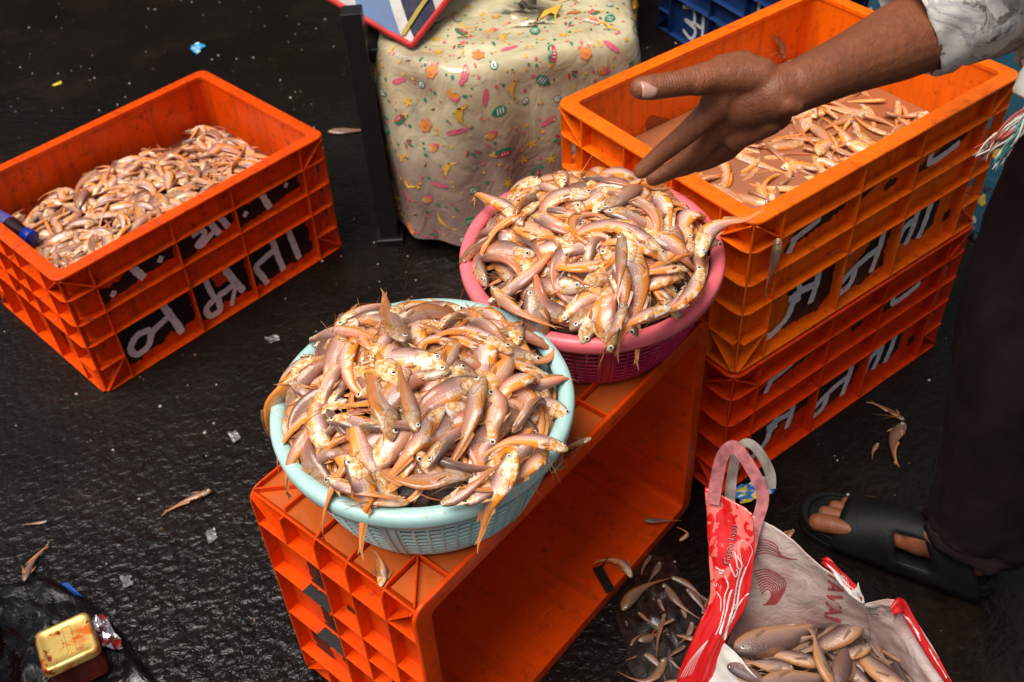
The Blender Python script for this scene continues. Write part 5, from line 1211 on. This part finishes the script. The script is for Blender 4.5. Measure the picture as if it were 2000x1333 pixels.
# carrying strap: one flat band, twisted over at the top
def band(pts, w_, m, name='carry_strap', tw_=None):
    P_ = [at(*p) for p in pts]; b = MB(); K = 48; vs = []
    for i in range(K+1):
        t = i/K; c = crom(P_, t); d = (crom(P_, min(1, t+.02))-crom(P_, max(0, t-.02))).normalized(); s_ = d.cross((_C-c).normalized()).normalized(); a = tw_(t) if tw_ else 0; v_ = d.cross(s_); x = s_*cos(a)+v_*sin(a)
        vs += [c-x*w_/2, c, c+x*w_/2]
    b.add(vs, [q_ for i in range(K) for q_ in ((3*i, 3*i+1, 3*i+4, 3*i+3), (3*i+1, 3*i+2, 3*i+5, 3*i+4))]); o = b.build(name, m, smooth=False); mod(o, 'SOLIDIFY', thickness=.0009, offset=0); rel(o, sk)
band([(1392, 985, .325), (1401, 930, .362), (1412, 890, .392), (1432, 872, .408), (1452, 892, .400), (1478, 935, .378), (1490, 975, .352), (1476, 1030, .316), (1464, 1085, .272)], .0165, M['strap'], tw_=lambda t: .5*sin(t*pi)+.9*max(0, t-.72)*3)
band([(1424, 992, .312), (1430, 930, .344), (1440, 885, .376), (1458, 866, .394), (1480, 880, .390), (1503, 922, .366), (1504, 955, .348)], .0145, M['sackgrey'], tw_=lambda t: -.3-.4*sin(t*pi))
# the larger fish in the sack
SF = [((1434, 1268), (1612, 1212), .165, .150, .06, 0), ((1686, 1214), (1552, 1276), .185, .150, -.05, .2), ((1606, 1300), (1472, 1272), .165, .155, .04, .3), ((1551, 1308), (1452, 1292), .165, .150, .03, -.2), ((1768, 1345), (1655, 1248), .165, .150, -.05, .2), ((1632, 1345), (1655, 1235), .165, .165, .05, .5),
      ((1690, 1228), (1735, 1300), .155, .150, .05, 0), ((1722, 1246), (1812, 1318), .160, .150, -.05, .4), ((1486, 1336), (1640, 1318), .175, .165, .04, 0), ((1630, 1345), (1590, 1230), .175, .185, -.06, .9), ((1755, 1292), (1840, 1352), .150, .14, .03, 0), ((1440, 1262), (1468, 1318), .155, .14, .0, .3), ((1700, 1345), (1600, 1262), .150, .15, .04, -.4),
      ((1540, 1360), (1680, 1352), .17, .16, .05, 0), ((1470, 1225), (1522, 1160), .12, .185, .0, 1.2), ((1560, 1262), (1462, 1240), .14, .135, .03, 0), ((1720, 1380), (1840, 1400), .15, .14, .05, 0), ((1660, 1300), (1560, 1330), .135, .13, .03, .1), ((1500, 1262), (1600, 1240), .150, .16, .04, .5), ((1585, 1215), (1500, 1225), .150, .14, .0, .2), ((1700, 1262), (1620, 1300), .168, .16, .05, .1), ((1780, 1300), (1700, 1260), .150, .15, .04, .6), ((1420, 1300), (1520, 1345), .150, .15, .0, .2), ((1640, 1210), (1560, 1205), .140, .15, .0, .4)]
for h, t, zh, zt, bd, rl in SF:
    pxfish(h, t, zh, zt, 'large grey brown fish lying inside the torn printed sack', bd, 'croaker', CRO, rl, 'larger fish inside the printed sack')
b = MB(); vs = [at(u, v, z) for u, v, z in ((1420, 1260, .10), (1560, 1222, .10), (1700, 1222, .10), (1830, 1345, .10), (1800, 1480, .1), (1500, 1500, .1), (1400, 1400, .08))]; lo = [V((p.x, p.y, .012)) for p in vs]
b.loops([lo, vs]); b.build('packed_fish', M['pilebase'], fix=True, label='lower fish packed at the bottom of the printed sack', cat='fish', kind='stuff')

# ------------------------------------------------------------------ tin on black plastic at lower left
b = MB(); rb2 = random.Random(8); out = [(-140, 1180), (-40, 1150), (40, 1138), (75, 1128), (115, 1140), (160, 1165), (205, 1205), (248, 1250), (282, 1300), (322, 1360), (330, 1450), (200, 1520), (0, 1520), (-140, 1450)]
cxy = (110, 1330); nr_ = 26; rings_ = []
P0 = []
for i in range(len(out)):
    for j in range(5): P0.append(crom([V((*out[(i+k) % len(out)], 0)) for k in (-1, 0, 1, 2)], (1+j/5)/3))
for k in range(nr_):
    f = 1-k/(nr_-1)*.98; rings_.append([(lambda q_: q_+V((0, 0, .002+min(1, (1-f)*9)*(.013+.016*noise.noise(V((q_.x*22, q_.y*22, 3)))+.008*noise.noise(V((q_.x*60, q_.y*60, 9)))))))(at(cxy[0]+(p.x-cxy[0])*f, cxy[1]+(p.y-cxy[1])*f, 0)) for p in P0])
b.loops(rings_, cap=False)
m, nt, bs = mat('black_polythene'); bs.inputs['Base Color'].default_value = (.006, .006, .007, 1); bs.inputs['Roughness'].default_value = .16; bump(nt, bs, noi(nt, tex(nt), 38, 5, .6, .8), .8, .008)
b.build('plastic_sheet', m, smooth=True, label='crumpled black polythene sheet lying under the gold tin', cat='plastic sheet')
b = MB(); bq = [at(120, 1141, .022), at(132, 1139, .02), at(160, 1166, .012), at(147, 1163, .022)]
b.add(bq, [(0, 1, 2, 3)]); o = b.build('plastic_scrap', simple('blue_plastic_scrap', (.01, .10, .45), .4), label='thin bright blue plastic scrap at the edge of the black polythene', cat='scrap'); mod(o, 'SOLIDIFY', thickness=.001)
m, nt, bs = mat('gold_tin'); v = tex(nt); n = noi(nt, v, 38, 4, .6); sp = N(nt, 'SeparateXYZ'); L(nt, v, sp.inputs[0])
c = mixc(nt, ramp(nt, n, [(.50, 0.), (.62, .95)]), (.86, .58, .17), (.78, .15, .01)); c = mixc(nt, ramp(nt, noi(nt, v, 55, 3), [(.60, 0.), (.66, .9)]), c, (.30, .01, .008)); L(nt, c, bs.inputs['Base Color']); bs.inputs['Metallic'].default_value = .75; bs.inputs['Roughness'].default_value = .36; M['gold'] = m
m, nt, bs = mat('dark_red_tin'); v = tex(nt); c = ramp(nt, noi(nt, v, 26, 4), [(.35, (.10, .010, .008)), (.65, (.30, .035, .012))]); L(nt, c, bs.inputs['Base Color']); bs.inputs['Metallic'].default_value = .4; bs.inputs['Roughness'].default_value = .35; M['tinred'] = m
tz = .012; tc = at(128, 1253, tz+.066); tin = empty('square_tin', (tc.x, tc.y, tz), (0, 0, radians(27)), label='small square tin with a stained gold lid standing on black polythene', cat='tin')
b = MB(); b.loops([rrect(.0365, .0345, .007, z, 6) for z in (.0, .001)]+[rrect(.0375, .0355, .008, .002, 6), rrect(.0375, .0355, .008, .056, 6)]); o = b.build('tin_body', M['tinred'], tin, fix=True)
b = MB(); b.loops([rrect(.040-d_, .038-d_, .010-d_*.3, z, 6) for d_, z in ((0, .052), (-.0006, .0535), (0, .055), (0, .062), (.0012, .0655), (.0035, .0670), (.0065, .0672), (.0085, .0660), (.018, .0660))]); o = b.build('tin_lid', M['gold'], tin, fix=True)
for p in o.data.polygons: p.use_smooth = True
bevel(o, .0004, 1, 60)
lb = MB(); text_shapes(lb, 'ENVICON', lambda x, y: V((.002+y, -.021+x, .0664)), .0100, .0, 0); 
for a_, b2_ in (((-.001, -.023), (.0105, -.023)), ((.0105, -.023), (.0105, .024)), ((.0105, .024), (-.001, .024)), ((-.001, .024), (-.001, -.023))): lb.bar(V((*a_, .0665)), V((*b2_, .0665)), .0007, .0007, V((0, 0, 1)))
for q_ in range(3): 
    disc(lb, V((-.006+.002*(q_ % 2), -.006+.006*q_, .0666)), V((1, 0, 0)), V((0, 1, 0)), .0022, .0030, 8)
o = lb.build('embossed_lettering', M['gold'], tin); o.matrix_parent_inverse = Matrix.Identity(4); mod(o, 'SOLIDIFY', thickness=.0006, offset=1)
lb = MB()
for z in (.012, .044): lb.bar(V((-.028, -.0362, z)), V((.028, -.0362, z)), .0010, .0005, V((0, 1, 0)))
for x in (-.028, .028): lb.bar(V((x, -.0362, .012)), V((x, -.0362, .044)), .0010, .0005, V((0, 1, 0)))
for z in (.036, .031, .026, .021): lb.bar(V((-.022, -.0361, z)), V((.022-.008*(z*100 % 1), -.0361, z)), .0013, .0004, V((0, 1, 0)))
lb.build('printed_label', simple('label_ink', (.04, .012, .012), .5), tin)
def crumple(name, poly_, z0, hgt, mats, label, cat, n=10, sd=1, lift=.0):
    rr_ = random.Random(sd); a, b1, c1, d1 = [at(*p, z0) for p in poly_]; b = MB(); vs = []; ms = []
    for j in range(n+1):
        for i in range(n+1):
            f, g_ = i/n, j/n; p = a*(1-f)*(1-g_)+b1*f*(1-g_)+c1*f*g_+d1*(1-f)*g_; e = .0+.0025
            vs.append(p+V((rr_.uniform(-e, e), rr_.uniform(-e, e), rr_.uniform(0, hgt)+lift*g_)))
    b.add(vs, [(j*(n+1)+i, j*(n+1)+i+1, (j+1)*(n+1)+i+1, (j+1)*(n+1)+i) for j in range(n) for i in range(n)], 0, [(i/n, j/n) for j in range(n+1) for i in range(n+1)])
    if len(mats) > 1:
        for k in range(len(b.m)): b.m[k] = rr_.choices(range(len(mats)), [5]+[2]*(len(mats)-1))[0]
    o = b.build(name, mats, label=label, cat=cat); mod(o, 'SOLIDIFY', thickness=.0004); return o
M['foil'] = simple('silver_foil', (.75, .70, .72), .18, metal=1., bmp=.3); M['foilred'] = simple('red_stained_foil', (.30, .012, .015), .3, metal=.5)
crumple('foil_sachet', [(180, 1208), (208, 1206), (244, 1272), (182, 1270)], .030, .010, [M['foil'], M['foilred']], 'torn silver foil sachet stained red, leaning on the gold tin', 'sachet', 8, 3, .0)
M['pkblue'] = simple('packet_blue', (.03, .20, .55), .3, coat=.4, bmp=0); M['pkyel'] = simple('packet_yellow', (.7, .5, .04), .3, coat=.4, bmp=0); M['pkwhite'] = simple('packet_white', (.6, .6, .62), .3, coat=.4, bmp=0); M['cyan'] = simple('cyan_wrapper', (.02, .35, .72), .35, bmp=0)
crumple('snack_packet', [(1428, 958), (1496, 934), (1514, 962), (1448, 990)], .004, .008, [M['pkblue'], M['pkyel'], M['pkwhite']], 'crumpled blue and yellow snack packet on the ground behind the sack strap', 'packet', 8, 4)
crumple('blue_wrapper', [(371, 98), (384, 84), (401, 92), (384, 108)], .002, .006, [M['cyan'], M['pkwhite']], 'small bright blue wrapper on the wet ground at the top', 'wrapper', 5, 5)
crumple('yellow_scrap', [(101, 168), (118, 160), (122, 163), (108, 171)], .001, .003, [M['pkyel']], 'tiny yellow scrap on the ground above the left crate', 'scrap', 3, 6)
crumple('paper_scrap', [(445, 845), (460, 842), (470, 858), (455, 868)], .001, .004, [M['mush']], 'soggy pale scrap on the ground left of the teal basket', 'scrap', 4, 7)
crumple('paper_scrap', [(518, 660), (540, 655), (548, 666), (526, 672)], .001, .005, [M['mush']], 'soft pale scrap on the ground above the teal basket rim', 'scrap', 4, 8)
crumple('paper_scrap', [(404, 1036), (418, 1032), (424, 1052), (408, 1062)], .001, .003, [M['mush']], 'grey mushy scrap on the ground left of the standing crate', 'scrap', 4, 9)
crumple('paper_scrap', [(234, 1128), (256, 1124), (260, 1144), (240, 1148)], .001, .003, [M['mush']], 'round grey mushy scrap on the ground above the gold tin', 'scrap', 4, 10)
# black barbed tag with a strip, lying in the mouth of the standing crate
b = MB(); a_, b2_ = at(1168, 1112, .012+.0), at(1192, 1152, .012); b.bar(at(1166, 1108, .030), at(1193, 1156, .026), .015, .003, V((.1, -.1, 1))); tube(b, [at(1172, 1110, .032), at(1182, 1098, .034), at(1189, 1086, .04)], [.0016, .0005], 5)
b.build('plastic_tag', M['blacksteel'], fix=True, label='narrow black plastic tag with white marks at the mouth of the standing crate', cat='tag')
# bottle half buried in the left crate
def lathe(mb, A, B, prof, n=20, mi=0):
    A, B = V(A), V(B); d = (B-A).normalized(); x, y = frame(d); mb.loops([[A+d*z+(x*cos(2*pi*j/n)+y*sin(2*pi*j/n))*r for j in range(n)] for r, z in prof], mi=mi)
bA, bB = TA @ V((-.268, .03, .232)), TA @ V((-.228, -.045, .226))
bA, bB = at(-25, 418, .222), at(64, 466, .222)
bt = empty('drink_bottle', bA, label='small dark drink bottle with a blue cap lying on the fish in the left crate', cat='bottle'); ln_ = (bB-bA).length
m, nt, bs = mat('dark_cola_bottle'); bs.inputs['Base Color'].default_value = (.020, .006, .010, 1); bs.inputs['Roughness'].default_value = .08; bs.inputs['Coat Weight'].default_value = .6
b = MB(); lathe(b, bA, bB, [(.002, 0), (.018, .001), (.019, .006), (.019, ln_*.55), (.018, ln_*.62), (.0135, ln_*.78), (.0125, ln_*.84), (.0125, ln_*.88)]); rel(b.build('bottle_body', m, smooth=True, fix=True), bt)
b = MB(); lathe(b, bA, bB, [(.0192, .012), (.0195, .014), (.0195, ln_*.5), (.0192, ln_*.52)], 24); rel(b.build('bottle_label', simple('purple_white_label', (.10, .08, .30), .4), smooth=True, fix=True), bt)
b = MB(); lathe(b, bA, bB, [(.0120, ln_*.84), (.0148, ln_*.85), (.0148, ln_*.985), (.0135, ln_), (.001, ln_)], 24); rel(b.build('bottle_cap', simple('blue_cap', (.006, .03, .30), .35, bmp=0), smooth=True, fix=True), bt)
# tarpaulin stalls across the lane, beyond the top of the picture; the wet ground mirrors them
M['darktarp'] = simple('dark_tarpaulin', (.020, .014, .011), .6, vs=4, bmp=.4); M['greentarp'] = simple('green_tarpaulin', (.012, .075, .022), .5, vs=4, bmp=.4)
for i, (x0, x1, yy, hh, mt, lab) in enumerate(((-3.6, -1.15, 4.7, 2.3, 'darktarp', 'market stall closed with dark tarpaulin, left of the green one across the lane'), (-1.1, -.45, 4.3, 1.5, 'greentarp', 'narrow stall hung with green tarpaulin across the lane'), (-.35, 3.6, 4.9, 2.4, 'darktarp', 'wide market stall closed with dark tarpaulin, right of the green one across the lane'))):
    st_ = empty('market_stall', ((x0+x1)/2, yy, 0), label=lab, cat='stall', group='stalls across the lane'); b = MB(); nx_ = int((x1-x0)/.06); vs = [V((x0+(x1-x0)*a/nx_, yy-.04*sin(a*.9)-.02*noise.noise(V((a*.3, z, i))), z)) for z in (.02, .5, 1., hh*.7, hh) for a in range(nx_+1)]
    b.add(vs, [(j*(nx_+1)+a, j*(nx_+1)+a+1, (j+1)*(nx_+1)+a+1, (j+1)*(nx_+1)+a) for j in range(4) for a in range(nx_)]); o = b.build('tarpaulin', M[mt], smooth=True); mod(o, 'SOLIDIFY', thickness=.004); rel(o, st_)
    b = MB(); b.box(((x0+x1)/2, yy+.5, hh+.03), (x1-x0+.2, 1.3, .03)); rel(b.build('roof_sheet', M[mt], fix=True), st_)
    for px_ in (x0+.03, x1-.03): b = MB(); b.box((px_, yy+.06, hh/2), (.05, .05, hh)); rel(b.build('post', M['blacksteel'], fix=True), st_)
# white grit, shell and scales scattered on the wet ground
b = MB(); r5 = random.Random(77)
for k in range(950):
    x, y = r5.uniform(-1.7, 1.5), r5.uniform(.45, 3.2)
    s_ = r5.choice((.0012, .0016, .0016, .0022, .003)) * (1.35 if r5.random() < .06 else 1); c = V((x, y, s_*.4)); n = 6; a0 = r5.uniform(0, 6)
    rr_ = [s_*r5.uniform(.6, 1.3) for _ in range(n)]; el = r5.uniform(.5, 1)
    lo = [c+V((rr_[j]*cos(a0+j*1.05), rr_[j]*el*sin(a0+j*1.05), -s_*.3)) for j in range(n)]; hi = [c+V((rr_[j]*.6*cos(a0+j*1.05), rr_[j]*.6*el*sin(a0+j*1.05), s_*.4)) for j in range(n)]
    b.loops([lo, hi], mi=0 if r5.random() < .55 else 1)
b.build('grit', [simple('pale_shell_grit', (.55, .50, .44), .5, bmp=0), simple('brown_grit', (.16, .09, .05), .5, bmp=0)], label='pale shell and stone grit scattered over the wet ground', cat='grit', kind='stuff')

# ------------------------------------------------------------------ light
w = bpy.data.worlds.new('World'); sc.world = w; w.use_nodes = True; nt = w.node_tree; bg = nt.nodes['Background']
sky = nt.nodes.new('ShaderNodeTexSky'); sky.sky_type = 'NISHITA'; sky.sun_disc = False
SUN_EL, SUN_AZ = radians(68), radians(-122)      # azimuth from +Y towards +X
sky.sun_elevation = SUN_EL; sky.sun_rotation = SUN_AZ; sky.air_density = 1.; sky.dust_density = 3.; sky.ozone_density = .6
hs = nt.nodes.new('ShaderNodeHueSaturation'); hs.inputs['Saturation'].default_value = .35; nt.links.new(sky.outputs[0], hs.inputs['Color']); nt.links.new(hs.outputs[0], bg.inputs[0]); bg.inputs[1].default_value = .088
sd = bpy.data.lights.new('sun', 'SUN'); sd.energy = 4.0; sd.angle = radians(40); sd.color = (1., .94, .86)
so = bpy.data.objects.new('sun', sd); COL.objects.link(so)
dv = V((sin(SUN_AZ)*cos(SUN_EL), cos(SUN_AZ)*cos(SUN_EL), sin(SUN_EL)))
so.rotation_euler = dv.to_track_quat('Z', 'Y').to_euler(); so.location = dv*5
vs_ = sc.view_settings; sc.display_settings.display_device = 'sRGB'; vs_.view_transform = 'Standard'; vs_.look = 'None'; vs_.gamma = 1; vs_.exposure = .12
sc.cycles.max_bounces = 8
